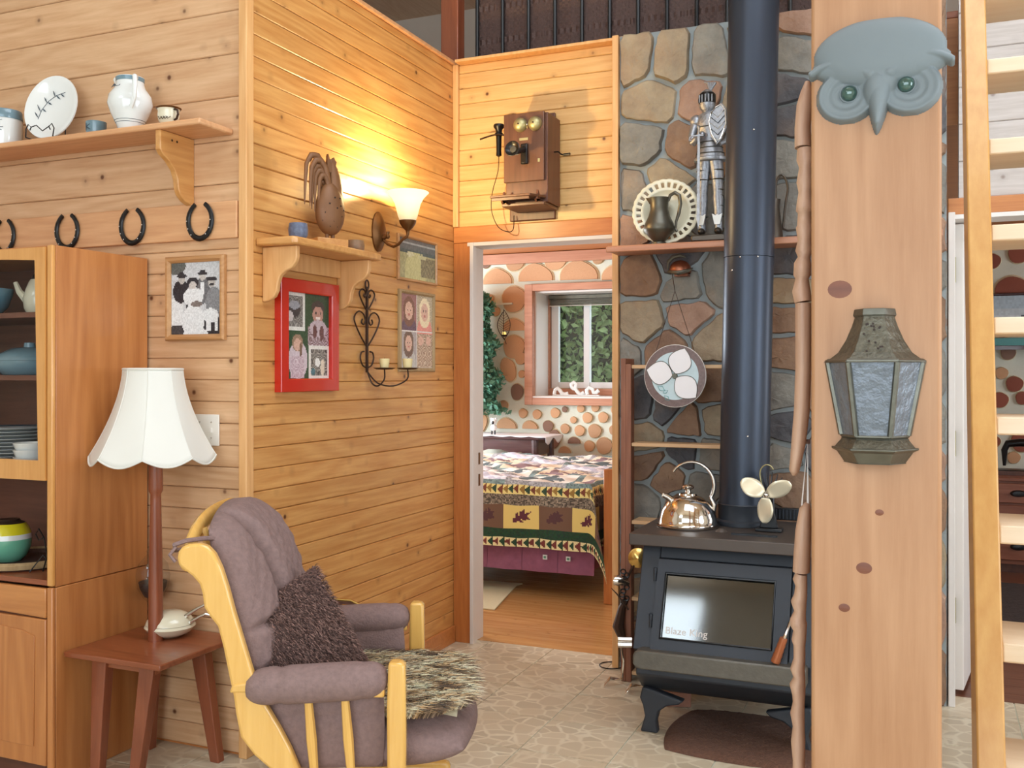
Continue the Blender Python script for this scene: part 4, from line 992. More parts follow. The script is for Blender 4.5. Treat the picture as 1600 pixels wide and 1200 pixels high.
# --- brass rimmed rack behind the chair
t = thing('magazine_rack', 'brown wooden rack with an arched brass rim behind the glider by the planks', 'rack', (-1.99, 3.03, 0), 60)
pr = [(-.17, .47), (-.10, .515), (0, .535), (.10, .515), (.17, .475)]
for y in (-.07, .07):
    obj('side_board', MB().prism([(-.17, .10), (.17, .10)]+[(a, b-.004) for a, b in reversed(pr)], y-.006, y+.006, 'xz'), 'oak_dark', t)
    obj('brass_rim', MB().tube([(a, y, b) for a, b in pr], .006, 8), 'gold', t)
obj('bottom', box(-.17, -.07, .10, .17, .07, .115), 'oak_dark', t)
for a in (-.15, .15):
    for y in (-.065, .065): obj('leg', box(a-.01, y-.01, 0, a+.01, y+.01, .12), 'oak_dark', t)

# ================================================================ SIDE WALL THINGS  (local x runs along the wall away from the camera, -y into the room)
def LB(px, py, off=0): q = at_x(px, py, XB+off); return q.y, q.z
def onB(name, label, cat, px=None, y=None, group=None): return thing(name, label, cat, (XB+.0005, y if y is not None else 0, 0), 90, group)
# --- bracket shelf
zS = 1.857
t = onB('bracket_shelf', 'short varnished pine shelf on scrolled brackets holding the rooster', 'shelf')
obj('shelf_board', MB().prism([(2.885, 0), (3.49, 0), (3.49, -.160), (3.478, -.172), (2.90, -.172), (2.885, -.160)], zS-.028, zS, 'xy'), 'shelfwood', t, bev=.006)
def brk2(h, d): return [(0, 0), (-d, 0), (-d, -.20*h), (-d*.96, -.30*h), (-d*.84, -.40*h), (-d*.66, -.45*h), (-d*.52, -.53*h), (-d*.45, -.66*h), (-d*.42, -.80*h), (-d*.34, -.91*h), (-d*.18, -.98*h), (0, -h)]
for y in (2.935, 3.425):
    obj('bracket', MB().prism([(a, b+zS-.0285) for a, b in brk2(.20, .150)], y-.011, y+.011, 'yz'), 'pine_v', t, bev=.004)
obj('rail', box(2.947, -.018, zS-.10, 3.413, 0, zS-.0285), 'pine_v', t, bev=.002)
# --- rooster (carved wood): body, tail plumes, comb, base
yr, _ = LB(515, 370, .09)
ro = thing('rooster_sculpture', 'carved brown wooden rooster with sweeping tail on the bracket shelf', 'sculpture', (XB+.088, yr, zS+.001), 66)
obj('base', MB().prism([(-.072, -.035), (.060, -.045), (.068, .035), (-.066, .04)], 0, .032, 'xy'), 'shelfwood', ro, bev=.003)
body = MB()
def eg(u, v):
    th = PI*u; ph_ = 2*PI*v; w = math.sin(th)*(1-.28*math.cos(th)*-1 if False else 1+.10*math.cos(th)); return (.062*w*math.cos(ph_)+.004-.010*(1-u)*0, .040*w*math.sin(ph_), .150-.104*math.cos(th))
body.grid(eg, 22, 28, cv=True); obj('body', body, 'rust', ro, ang=70)
for s_ in (-.010, .016): obj('leg', MB().tube([(s_, 0, .032), (s_, 0, .07)], .008, 8), 'rust', ro)
for i, sc_ in enumerate((1.0, .86, .73, .60, .47, .34)):
    base_ = [(.004, .190), (-.006, .262), (-.022, .322), (-.046, .352), (-.074, .350), (-.094, .314), (-.099, .25), (-.103, .178-.0)]
    pts_ = [(-.004+(a+.004)*sc_, .004*(i-2.5)*(1 if i % 2 else -1), .175+(z-.175)*sc_+.004*i-(.02+.012*i if k == 7 else 0)) for k, (a, z) in enumerate(base_)]
    sm = []
    for k in range(len(pts_)-1):
        for j in range(3): q_ = j/3; sm.append(tuple(pts_[k][m]*(1-q_)+pts_[k+1][m]*q_ for m in range(3)))
    sm.append(pts_[-1]); n_ = len(sm)
    obj('tail_plume', MB().tube(sm, [max(.002, .0125*math.sin(PI*min(1, .18+.86*k/n_))**.5) for k in range(n_)], 8, flat=.75), 'rust', ro, ang=70)
obj('neck', MB().tube([(.020, 0, .19), (.030, 0, .235), (.026, 0, .28), (.018, 0, .315), (.008, 0, .345)], [.045, .030, .022, .015, .009], 14, flat=.6), 'rust', ro, ang=70)
obj('comb', MB().prism([(.004, .33), (-.008, .362), (-.010, .352), (-.014, .300), (.0, .29), (.02, .30), (.030, .335), (.024, .340), (.018, .352), (.012, .345)], -.007, .007, 'xz'), 'rust', ro)
obj('beak', MB().tube([(.022, 0, .318), (.040, 0, .308)], [.008, .002], 6), 'rust', ro)
for (a, z) in ((-.035, .13), (-.02, .165), (.0, .10), (.012, .15), (.03, .16), (.036, .12), (.018, .08), (-.012, .08), (.028, .19), (.003, .19), (-.04, .10), (.045, .145)):
    rr_ = .040*math.sqrt(max(.03, 1-((a-.004)/.062)**2-((z-.15)/.106)**2)); obj('drilled_hole', MB().lathe([(.0035, -.0005), (.0035, .0008)], (a, -rr_-.0005, z), 8, 'y'), 'rustdark', ro)
# --- cups on the shelf
def cup(name, label, px, off, r_, h, mat):
    y, _ = LB(px, 360, off); t = thing(name, label, 'cup', (XB+off, y, zS+.001), 90)
    obj('body', MB().lathe([(.002, .001), (r_*.82, 0), (r_*1.0, h*.25), (r_*1.06, h*.6), (r_*.96, h), (r_*.86, h), (r_*.94, h*.6), (r_*.7, h*.12), (.002, h*.1)], seg=20, cap=False), mat, t); return t
cup('stone_cup', 'rough mottled blue cup at the left end of the bracket shelf', 466, .115, .034, .058, 'bluecup')
cup('votive_cup', 'rough brown votive cup between rooster and sconce', 555, .08, .036, .052, 'browncup')
# --- sconce lamp
ys, zsn = 3.737, 1.985
la = thing('wall_sconce', 'bronze wall sconce with a glowing flared frosted glass shade', 'lamp', (XB+.001, ys, 0), 90)
obj('back_plate', MB().lathe([(1e-4, -.028), (.35, -.028), (.6, -.024), (.8, -.016), (.92, -.010), (1.0, -.006), (1.0, 0)], (0, 0, 1.992), 28, 'y', sx=.052, sy=.088), 'bronze', la)
obj('finial', MB().tube([(.0, -.028, 1.965), (.0, -.045, 1.968)], [.012, .009], 10).ball((.0, -.05, 1.968), .010).tube([(0, -.05, 1.97), (0, -.052, 1.99)], [.005, .007], 8), 'bronze', la)
so_ = .150
obj('arm', MB().tube([(0, -.028, 1.955), (0, -.05, 1.935), (0, -.08, 1.922), (0, -.105, 1.932), (0, -.125, 1.952), (0, -so_+.004, 1.962), (0, -so_, 1.975)], .0065, 10), 'bronze', la)
obj('shade_holder', MB().lathe([(.006, 1.972), (.008, 1.982), (.010, 1.990), (.022, 2.000), (.034, 2.018), (.038, 2.032), (.034, 2.032), (.004, 2.01)], (0, -so_, 0), 24, cap=False), 'bronze', la)
m_, nt, b_ = newmat('lit_frosted_glass'); b_.inputs['Base Color'].default_value = (.5, .42, .28, 1); b_.inputs['Roughness'].default_value = .4
b_.inputs['Transmission Weight'].default_value = 0; b_.inputs['Emission Color'].default_value = (1, .80, .42, 1); b_.inputs['Emission Strength'].default_value = 1.35
v_, _q = coords(nt, False); fz_ = ramp(nt, N(nt, 'ShaderNodeSeparateXYZ').outputs[2], 2.03, 2.12); nt.links.new(v_, [n for n in nt.nodes if n.bl_idname == 'ShaderNodeSeparateXYZ'][0].inputs[0])
nt.links.new(mth(nt, 'MULTIPLY_ADD', fz_, 1.3), b_.inputs['Emission Strength']); nt.nodes[-1].inputs[2].default_value = .55
M['litglass'] = m_
sg = obj('glass_shade', MB().lathe([(.034, 2.030), (.042, 2.050), (.048, 2.075), (.056, 2.105), (.069, 2.130), (.086, 2.148), (.092, 2.154), (.088, 2.157), (.067, 2.136), (.053, 2.108), (.044, 2.076), (.036, 2.045)], (0, -so_, 0), 36, cap=False), 'litglass', la, ang=80)
m_, nt, b_ = newmat('lit_bulb'); b_.inputs['Emission Color'].default_value = (1, .85, .6, 1); b_.inputs['Emission Strength'].default_value = 12; M['bulb'] = m_
obj('bulb', MB().ball((0, -so_, 2.115), .020, rz=.030), 'bulb', la)
pl = bpy.data.lights.new('sconce_light', 'POINT'); pl.energy = 30; pl.color = (1, .76, .38); pl.shadow_soft_size = .022
plo = bpy.data.objects.new('sconce_light', pl); C.objects.link(plo); plo.location = (XB+.001+so_, ys, 2.175)
# --- framed pictures on the side wall
def framedB(name, label, x0, z0, x1, z1, w, d, mat, shapes, bgc, n=44, off=.0, noise_=10):
    t = onB(name, label, 'picture'); obj('frame', rect_frame(MB(), x0, z0, x1, z1, w, d, flat=(mat == 'red')), mat, t, False)
    printed('photograph', x0+w*.93, z0+w*.93, x1-w*.93, z1-w*.93, -d*.42, shapes, bgc, t, n, noise_); return t
def kid(cx, cy, s, skin=(214, 172, 150), hair=(96, 66, 50), shirt=(190, 180, 190)):
    return [('e', cx, cy-s*1.9, s*1.5, s*1.5, shirt), ('e', cx, cy+.1*s, s*1.0, s*1.0, hair), ('e', cx, cy-.5*s, s*.95, s*.8, hair), ('e', cx, cy-.05*s, s*.68, s*.72, skin),
            ('e', cx-.25*s, cy+.05*s, s*.09, s*.06, (50, 36, 30)), ('e', cx+.25*s, cy+.05*s, s*.09, s*.06, (50, 36, 30)), ('e', cx, cy-.35*s, s*.22, s*.07, (190, 110, 100))]
y0, zt0 = LB(435, 430, .02); y1, _ = LB(530, 600, .02); _, zb0 = LB(437, 613, .02)
y0b, zt = LB(438, 431, .025); y1b, _ = LB(530, 440, .025)
RG = (36, 70, 44)
shp = [('r', 0, 0, 1, 1, RG), ('r', .0, .56, .44, 1, (222, 220, 214)), ('n', .06, .60, .38, .96, (70, 66, 64), (170, 166, 160)), ('e', .2, .8, .13, .09, (60, 54, 56)), ('e', .2, .85, .12, .05, (150, 152, 160)), ('e', .1, .72, .08, .06, (200, 190, 190))]
shp += [('n', .5, .40, .98, .62, (92, 62, 62), (206, 190, 200)), ('e', .73, .84, .15, .085, (58, 48, 46)), ('e', .73, .76, .125, .10, (182, 138, 124)), ('e', .73, .72, .06, .015, (230, 214, 206)), ('e', .68, .78, .02, .01, (40, 30, 30)), ('e', .79, .78, .02, .01, (40, 30, 30)), ('e', .74, .60, .2, .1, (188, 170, 178)), ('e', .66, .56, .05, .08, (98, 60, 60)), ('e', .82, .55, .05, .09, (98, 60, 60))]
shp += [('e', .28, .22, .21, .22, (204, 188, 196)), ('e', .27, .42, .12, .10, (150, 122, 100)), ('e', .27, .40, .085, .07, (206, 166, 148)), ('e', .34, .34, .03, .08, (110, 84, 66)), ('n', .12, .02, .42, .26, (216, 200, 206), (170, 140, 152))]
shp += [('r', .52, .0, 1, .40, (224, 220, 214)), ('n', .57, .04, .95, .36, (58, 52, 50), (190, 186, 176)), ('e', .72, .2, .06, .05, (232, 230, 226)), ('e', .84, .14, .05, .1, (216, 200, 180)), ('e', .62, .09, .05, .04, (70, 110, 120))]
zt = LB(438, 430, .03)[1]; zb = LB(438, 613, .03)[1]
framedB('picture_frame', 'thick glossy red frame with four family photos below the shelf', LB(436, 500, .02)[0], zb, LB(530, 500, .03)[0], zt-.005, .050, .030, 'red', shp, RG, 60)
ys0, ys1 = LB(622, 400, .01)[0], LB(683, 400, .01)[0]
shp = [('r', 0, .72, 1, 1, (86, 96, 98)), ('r', 0, .62, 1, .72, (64, 84, 84)), ('n', 0, 0, 1, .62, (150, 146, 104), (176, 168, 120)), ('e', .45, .2, .3, .5, (190, 184, 128)), ('n', .6, .1, 1, .6, (96, 88, 62), (150, 140, 100)), ('e', .30, .62, .1, .06, (206, 200, 160)), ('e', .62, .6, .12, .06, (190, 186, 140)), ('r', 0, .88, 1, .9, (150, 160, 160))]
framedB('picture_frame', 'small pale framed print of a country path under the sconce', ys0, LB(650, 442, .01)[1]+.002, ys1, LB(650, 371, .01)[1], .014, .014, 'frame_oak', shp, (150, 146, 104), 44)
ys0, ys1 = LB(624, 520, .01)[0], LB(679, 520, .01)[0]
shp = [('r', 0, .5, .48, 1, (150, 100, 96))]+kid(.25, .78, .17, hair=(120, 74, 54), shirt=(96, 66, 84))+[('n', .5, .5, 1, 1, (156, 140, 116), (206, 190, 160))]+kid(.74, .78, .17, hair=(236, 218, 180), shirt=(222, 140, 126))+[('r', 0, 0, .48, .5, (170, 160, 158))]+kid(.24, .34, .15, hair=(110, 80, 62), shirt=(190, 186, 180))+[('n', .5, .02, 1, .48, (226, 206, 180), (130, 92, 70)), ('e', .62, .38, .09, .06, (214, 170, 150)), ('e', .86, .38, .08, .06, (214, 170, 150)), ('r', .485, 0, .505, 1, (226, 220, 214)), ('r', 0, .49, 1, .505, (226, 220, 214))]
framedB('picture_frame', 'tall weathered wooden frame with four photos of children behind the candles', ys0, LB(650, 581, .01)[1], ys1, LB(650, 455, .01)[1], .018, .016, 'frame_grey', shp, (190, 170, 150), 52)
# --- wrought iron candle sconce
xc, _ = LB(574, 520, .012)
t = onB('candle_sconce', 'scrolled wrought iron candle sconce with two dish arms and small candles', 'sconce', y=xc)
def zB(py): return LB(574, py, .012)[1]
ztop, zlow = zB(437), zB(582)
obj('spine', box(-.006, -.014, zlow, .006, -.006, ztop-.03), 'iron_brown', t, bev=.001)
def scroll(pts, r_=.0035): return MB().tube(smooth(pts), r_, 6)
def smooth(pts, k=4):
    P_ = [Vector(p_) for p_ in pts]; out = []
    for i in range(len(P_)-1):
        a, b, c, d = P_[max(i-1, 0)], P_[i], P_[i+1], P_[min(i+2, len(P_)-1)]
        for j in range(k):
            t_ = j/k; out.append(.5*((2*b)+(c-a)*t_+(2*a-5*b+4*c-d)*t_*t_+(3*b-a-3*c+d)*t_**3))
    return out+[P_[-1]]
obj('top_loop', MB().tube([(.0+.014*math.sin(a), -.010, ztop-.022+.02*math.cos(a)) for a in [2*PI*k/14 for k in range(14)]], .0035, 6, closed=True), 'iron_brown', t)
def heart(zc, w, h, s):
    pts = [(0, 0), (s*w*.55, h*.35), (s*w*1.0, h*.75), (s*w*.95, h*.95), (s*w*.62, h*1.06), (s*w*.28, h*.98), (s*w*.14, h*.80), (s*w*.28, h*.68), (s*w*.45, h*.74), (s*w*.38, h*.84)]
    return [(a, -.010, zc+b) for a, b in pts]
hh = ztop-zlow
for s in (-1, 1):
    obj('scroll', scroll(heart(zlow+hh*.27, .100, hh*.36, s)), 'iron_brown', t); obj('scroll', scroll(heart(zlow+hh*.66, .060, hh*.22, s)), 'iron_brown', t)
    obj('scroll', scroll([(0, -.01, zlow+.02), (s*.035, -.01, zlow+.03), (s*.054, -.01, zlow+.06), (s*.046, -.01, zlow+.085), (s*.024, -.01, zlow+.09)]), 'iron_brown', t)
for (dx, oy, nm) in ((.045, -.070, 'cream candle cup on the nearer iron dish by the spine'), (.105, -.150, 'cream candle cup on the outer iron dish')):
    zz = zlow+.012
    obj('arm', MB().tube(smooth([(0, -.012, zlow+.004), (dx*.1, oy*.3-.01, zlow-.045), (dx*.55, oy*.7, zlow-.058), (dx*.95, oy, zlow-.03), (dx, oy, zz)]), .0035, 6), 'iron_brown', t)
    obj('dish', MB().lathe([(.001, zz), (.034, zz+.001), (.049, zz+.008), (.046, zz+.009), (.032, zz+.003), (.001, zz+.0025)], (dx, oy, 0), 24, cap=False), 'iron_brown', t)
    cd = thing('candle', nm, 'candle', (XB-oy, xc+dx, zz+.004), 90, 'candles on the iron sconce'); obj('wax', MB().lathe([(.001, 0), (.018, .0), (.0225, .040), (.0215, .044), (.018, .042), (.001, .040)], seg=20, cap=False), 'wax', cd)
    obj('wick', MB().tube([(0, 0, .04), (.001, 0, .048)], .001, 5), 'black', cd)

# ================================================================ WALL TELEPHONE
zp0, zp1 = P(820, 337, 4.45).z, P(840, 176, 4.32).z
ph = thing('wall_telephone', 'antique brown oak wall telephone with brass bells above the doorway', 'telephone', (0, 4.499, 0))
bx0, bx1 = P(806, 250, 4.49).x, P(868, 250, 4.49).x       # back board, seen right of the box
bz0, bz1 = P(840, 344, 4.49).z, P(860, 177, 4.49).z
obj('back_board', box(bx0-.03, -.018, bz0, bx1, 0, bz1), 'oak_dark', ph, bev=.004)
fx0_, fx1_ = P(787, 250, 4.30).x, P(850, 250, 4.30).x
fz0_, fz1_ = P(820, 318, 4.30).z, P(820, 176, 4.30).z
obj('box', box(fx0_+.006, -.185, fz0_+.004, fx1_-.006+.02, -.018, fz1_-.004), 'oak_dark', ph, bev=.003)
dpx = obj('front_door', box(fx0_, -.199, fz0_+.105, fx1_, -.185, fz1_), 'oak_phone', ph, bev=.003)
zb_ = P(0, 0, 1).z
for px in (811, 834):
    q = P(px, 194-(px-811)*.1, 4.28); obj('bell', MB().lathe([(1e-4, -.030), (.012, -.029), (.026, -.022), (.033, -.010), (.034, -.0), (.030, 0)], (q.x, -.200, q.z), 26, 'y', cap=False), 'brass', ph)
    obj('bell_screw', MB().lathe([(.001, -.034), (.004, -.033), (.004, -.029)], (q.x, -.2, q.z), 8, 'y'), 'iron_brown', ph)
q = P(822, 194, 4.28); obj('clapper', MB().ball((q.x, -.210, q.z), .005).tube([(q.x, -.205, q.z-.02), (q.x, -.210, q.z)], .0015, 5), 'chrome', ph)
q = P(816, 216, 4.28); obj('name_plate', box(q.x-.022, -.202, q.z-.006, q.x+.022, -.199, q.z+.006), 'brass', ph)
q = P(817, 240, 4.28); obj('mouthpiece_bracket', box(q.x-.016, -.214, q.z-.048, q.x+.020, -.199, q.z+.050), 'black', ph, bev=.006)
obj('mouthpiece_arm', MB().tube([(q.x, -.212, q.z+.02), (q.x-.004, -.245, q.z+.01), (q.x-.008, -.28, q.z-.005)], [.016, .013, .014], 12), 'black', ph)
m2 = MB().lathe([(.010, 0), (.014, -.012), (.020, -.03), (.033, -.048), (.037, -.056), (.034, -.058), (.026, -.050), (.016, -.044), (.001, -.043)], seg=28, axis='y', cap=False).xf(tr(q.x-.008, -.275, q.z-.006) @ rx(-8)); obj('mouthpiece', m2, 'black', ph)
obj('mouthpiece_grille', MB().lathe([(.001, -.046), (.015, -.0455), (.016, -.044)], seg=20, axis='y', cap=False).xf(tr(q.x-.008, -.275, q.z-.006) @ rx(-8)), 'lanternmetal', ph)
q2 = P(842, 250, 4.30); obj('keyhole', box(q2.x-.005, -.2005, q2.z-.008, q2.x+.005, -.199, q2.z+.008), 'brass', ph)
# writing ledge with scrolled supports, lower tray
lz0 = P(800, 303, 4.2).z
obj('writing_ledge', MB().prism([(fx0_-.035, -.285), (fx1_-.038, -.285), (fx1_+.004, -.199), (fx1_+.004, -.185), (fx0_-.0, -.185)], lz0-.010, lz0+.002, 'xy'), 'oak_phone', ph, bev=.003)
obj('ledge_front', box(fx0_-.028, -.278, lz0-.022, fx1_-.045, -.268, lz0-.0102), 'oak_phone', ph)
bh = lz0-.022-fz0_
for x in (fx0_+.012, fx1_-.024):
    obj('ledge_bracket', MB().prism([(-.186, fz0_+.012), (-.205, fz0_+.012), (-.212, fz0_+.03), (-.235, fz0_+.055), (-.250, lz0-.035), (-.262, lz0-.0225), (-.186, lz0-.0225)], x, x+.010, 'yz'), 'oak_dark', ph)
obj('lower_box', box(fx0_-.004, -.212, fz0_-.012, fx1_+.006, -.018, fz0_+.0035), 'oak_phone', ph, bev=.003)
obj('slope_panel', MB().prism([(-.187, lz0-.03), (-.192, lz0-.03), (-.206, fz0_+.004), (-.187, fz0_+.004)], fx0_+.022, fx1_-.024, 'yz'), 'shelf_h', ph)
# receiver on its hook (left), crank (right), cord
hx = P(777, 205, 4.38).x
rc = obj('receiver', MB().lathe([(.001, .078), (.024, .078), (.027, .070), (.025, .062), (.017, .052), (.015, .040), (.020, .034), (.020, .026), (.014, .020), (.0125, -.055), (.014, -.075), (.006, -.080), (.001, -.08)], (hx, -.10, P(777, 218, 4.38).z), 20, cap=False), 'black', ph)
zr = P(777, 212, 4.38).z
obj('hook', MB().tube([(fx0_+.01, -.10, zr), (fx0_-.02, -.10, zr), (hx+.02, -.115, zr+.004), (hx, -.13, zr+.004), (hx-.05, -.12, zr), (hx-.10, -.10, zr-.004)], .0045, 8), 'iron_brown', ph)
zc0 = P(777, 235, 4.38).z
zr2 = zc0-.04
obj('cord', MB().tube(smooth([(hx, -.10, zr2+.02), (hx-.005, -.10, zr2-.06), (hx-.03, -.11, zr2-.16), (hx-.035, -.11, zr2-.25), (hx-.005, -.10, zr2-.33), (hx+.04, -.08, zr2-.355), (hx+.06, -.06, zr2-.34), (hx+.055, -.04, zr2-.27)]), .0022, 6), 'iron_brown', ph)
q = P(862, 238, 4.40); obj('crank', MB().tube([(fx1_+.012, -.10, q.z), (fx1_+.035, -.10, q.z), (fx1_+.050, -.105, q.z-.014), (fx1_+.066, -.11, q.z-.020)], .0035, 6).tube([(fx1_+.066, -.11, q.z-.02), (fx1_+.10, -.115, q.z-.02)], .007, 8), 'black', ph)

# ================================================================ STONE WALL THINGS
zs2 = 1.937; ys2 = 4.19
t = thing('stone_shelf', 'narrow pink brown shelf along the stone wall holding plate, jug and knight', 'shelf', (-1.32, ys2, 0))
obj('shelf_board', box(0.0, 0, zs2-.024, 1.375, .190, zs2), 'pinkwood', t, bev=.004)
obj('front_moulding', box(0.0, -.012, zs2-.030, 1.375, -.0005, zs2-.004), 'pinkwood', t, bev=.004)
# openwork plate
q = at_y(1041, 326, 4.30)
t = thing('openwork_plate', 'round white plate with a pierced rim propped behind the pewter jug', 'plate', (q.x, 4.300, zs2+.003), 8)
mb = MB(); Rp = .150; nh = 28; segs = nh*6; vs = []; fs = []
rings = [(.001, .0), (.045, 0), (.088, .002), (.098, -.010), (.106, -.013), (.112, -.0135), (.132, -.018), (.138, -.0195), (.147, -.021)]
def prr(r_, y_, k):
    a = 2*PI*k/segs; rr2 = r_*(1+(.02*abs(math.sin(a*nh/2)) if r_ > .14 else 0)); return (rr2*math.cos(a), y_, rr2*math.sin(a))
for r_, y_ in rings: vs += [prr(r_, y_, k) for k in range(segs)]
for i in range(len(rings)-1):
    for k in range(segs):
        if i == 5 and (k % 6) in (2, 3, 4): continue
        l = (k+1) % segs; fs.append((i*segs+k, i*segs+l, (i+1)*segs+l, (i+1)*segs+k))
mpl = tr(0, 0, .148) @ rx(-9)
o = obj('dish', mb.add(vs, fs).xf(mpl), 'cream', t, ang=60); so = o.modifiers.new('thick', 'SOLIDIFY'); so.thickness = .005; so.offset = 0
q = at_y(1034, 350, 4.26)
t = thing('pewter_jug', 'dark pewter jug with a tall looping handle in front of the pierced plate', 'jug', (at_y(1030, 350, 4.245).x, 4.245, zs2+.001))
obj('body', MB().lathe([(.002, .001), (.030, .0), (.030, .010), (.024, .014), (.040, .030), (.066, .058), (.070, .072), (.063, .095), (.048, .125), (.040, .155), (.041, .185), (.047, .207), (.044, .207), (.037, .18), (.037, .15), (.055, .1), (.06, .07), (.03, .03), (.002, .02)], seg=30, cap=False), 'jug', t)
obj('spout', MB().add([(-.040, -.018, .180), (-.040, .018, .180), (-.062, 0, .212), (-.030, -.03, .205), (-.030, .03, .205)], [(0, 3, 2), (0, 2, 1), (1, 2, 4)]), 'jug', t, False)
obj('handle', MB().tube([(.040, 0, .192), (.050, 0, .216), (.070, 0, .226), (.090, 0, .212), (.095, 0, .175), (.088, 0, .135), (.076, 0, .098), (.074, 0, .066), (.080, -.002, .055)], [.007, .008, .009, .009, .008, .008, .006, .005, .007], 8), 'jug', t)
# knight
q = at_y(1110, 360, 4.27)
kn = thing('knight_statuette', 'silver knight statuette with sword and shield standing on the stone shelf', 'statuette', (q.x, 4.268, zs2+.001))
obj('base', MB().prism([(-.075, -.055), (.085, -.05), (.09, .05), (-.07, .05), (-.085, 0)], 0, .032, 'xy'), 'jugdark', kn, bev=.008)
arm = MB()
def limb(mb, pts, rs): return mb.tube(pts, rs, 12)
limb(arm, [(-.036, 0, .05), (-.036, -.002, .10), (-.034, -.004, .19), (-.033, -.003, .215), (-.030, 0, .30), (-.022, 0, .36)], [.018, .017, .024, .021, .028, .032])
limb(arm, [(.036, 0, .05), (.036, -.002, .10), (.034, -.004, .19), (.033, -.003, .215), (.030, 0, .30), (.022, 0, .36)], [.018, .017, .024, .021, .028, .032])
arm.lathe([(.062, .355), (.066, .36), (.060, .385), (.046, .44), (.044, .455), (.055, .49), (.062, .525), (.054, .555), (.030, .572), (.018, .58), (.001, .585)], seg=20, sx=1, sy=.7)
arm.lathe([(.066, .352), (.072, .356), (.072, .368), (.064, .372)], seg=20, sx=1, sy=.72)
obj('armour', arm, 'pewter', kn, ang=50)
for s in (-1, 1):
    obj('foot_plate', MB().prism([(s*.036-.012, .075), (s*.036-.022, .122), (s*.036-.008, .114), (s*.036, .118), (s*.036+.008, .114), (s*.036+.022, .122), (s*.036+.012, .075)], -.034, -.020, 'xz'), 'ceramic', kn)
    obj('boot', MB().ball((s*.036, -.014, .048), .016, .030, .016), 'jugdark', kn)
    obj('shoulder_plate', MB().ball((s*.060, 0, .535), .030, .026, .028), 'pewter', kn)
limb_a = MB().tube([(-.064, 0, .53), (-.078, -.010, .47), (-.070, -.030, .435)], [.020, .017, .015], 10).tube([(-.070, -.030, .435), (-.050, -.048, .448), (-.028, -.056, .462)], [.017, .014, .012], 10).ball((-.022, -.058, .462), .013)
obj('right_arm', limb_a, 'pewter', kn); obj('left_arm', MB().tube([(.064, 0, .53), (.080, -.01, .47), (.070, -.030, .43), (.05, -.04, .42)], [.020, .017, .015, .012], 10), 'pewter', kn)
obj('helmet', MB().lathe([(.018, .565), (.022, .572), (.034, .59), (.036, .615), (.034, .64), (.024, .658), (.008, .668), (.001, .669)], (-.012, -.006, 0), 20, cap=False), 'pewter', kn)
vz = MB()
for k in range(7):
    a = math.radians(-150+20*k); vz.tube([(-.012+.0375*math.cos(a), -.006+.0375*math.sin(a), .608), (-.012+.038*math.cos(a), -.006+.038*math.sin(a), .622), (-.012+.032*math.cos(a), -.006+.032*math.sin(a), .642)], .0035, 6)
obj('visor', vz.lathe([(.0372, .606), (.0375, .642), (.030, .652)], (-.012, -.006, 0), 20, cap=False), 'black', kn)
vb = MB()
for k in range(5): a = math.radians(-130+20*k); vb.tube([(-.012+.042*math.cos(a), -.006+.042*math.sin(a), .606), (-.012+.0415*math.cos(a), -.006+.0415*math.sin(a), .638)], .0028, 6)
obj('visor_bar', vb, 'pewter', kn)
for k in range(4): obj('plume', MB().tube([(-.004, .010, .665), (-.012+.010*k, .012, .70), (-.03+.018*k, .014, .708-.004*k)], [.006, .008, .003], 8), 'pewter', kn)
obj('sword', MB().prism([(-.030, .462), (-.040, .462), (-.044, .10), (-.037, .05), (-.030, .10)], -.074, -.070, 'xz').box(-.058, -.076, .452, -.014, -.068, .458).lathe([(.004, .46), (.004, .49), (.007, .495), (.001, .50)], (-.036, -.072, 0), 8).tube([(-.062, -.072, .456), (-.074, -.072, .45), (-.076, -.072, .438), (-.066, -.072, .436)], .003, 6), 'pewter', kn)
obj('shield', MB().prism([(.035, .575), (.062, .588), (.082, .560), (.086, .49), (.060, .43), (.040, .41), (.014, .455), (.002, .51), (.010, .548)], -.066, -.058, 'xz'), 'pewter', kn, bev=.002)
for z in (.555, .53, .505, .48, .455): obj('shield_line', MB().tube([(.016, -.0675, z), (.046, -.0685, z-.028), (.078, -.0675, z+.006)], .0016, 5), 'blackpaint' if z in (.53, .48) else 'chrome', kn)
for z in (.11, .155, .20, .225, .27, .31):
    for s in (-1, 1): obj('leg_band', MB().lathe([(.0205+.006*(z > .25), z), (.0235+.006*(z > .25), z+.003), (.0205+.006*(z > .25), z+.006)], (s*(.036-.012*max(0, z-.22)*4), -.001, 0), 14, cap=False), 'lanternmetal', kn)
for z, r_ in ((.385, .062), (.41, .055), (.435, .049), (.50, .060)): obj('armour_ridge', MB().lathe([(r_-.001, z), (r_+.002, z+.002), (r_-.001, z+.004)], (0, 0, 0), 20, sy=.72, cap=False), 'lanternmetal', kn)
obj('shield_rim', MB().tube([(a, -.068, z) for a, z in [(.035, .570), (.060, .582), (.077, .557), (.080, .495), (.058, .438), (.041, .420), (.020, .458), (.008, .51), (.016, .545)]], .003, 6, closed=True), 'chrome', kn)
# second jug, behind the pipe
q = at_y(1203, 350, 4.27)
t = thing('bronze_jug', 'tall dark jug with a wire handle half hidden right of the stove pipe', 'jug', (q.x+.004, 4.275, zs2+.001))
obj('body', MB().lathe([(.002, .001), (.050, 0), (.050, .02), (.042, .08), (.036, .14), (.040, .17), (.036, .17), (.03, .14), (.04, .03), (.002, .02)], seg=26, cap=False), 'jugdark', t)
obj('handle', MB().tube(smooth([(.020, 0, .165), (.020, 0, .235), (.035, 0, .27), (.055, 0, .265), (.070, 0, .215), (.060, 0, .15), (.050, 0, .05)]), .005, 8), 'jugdark', t)
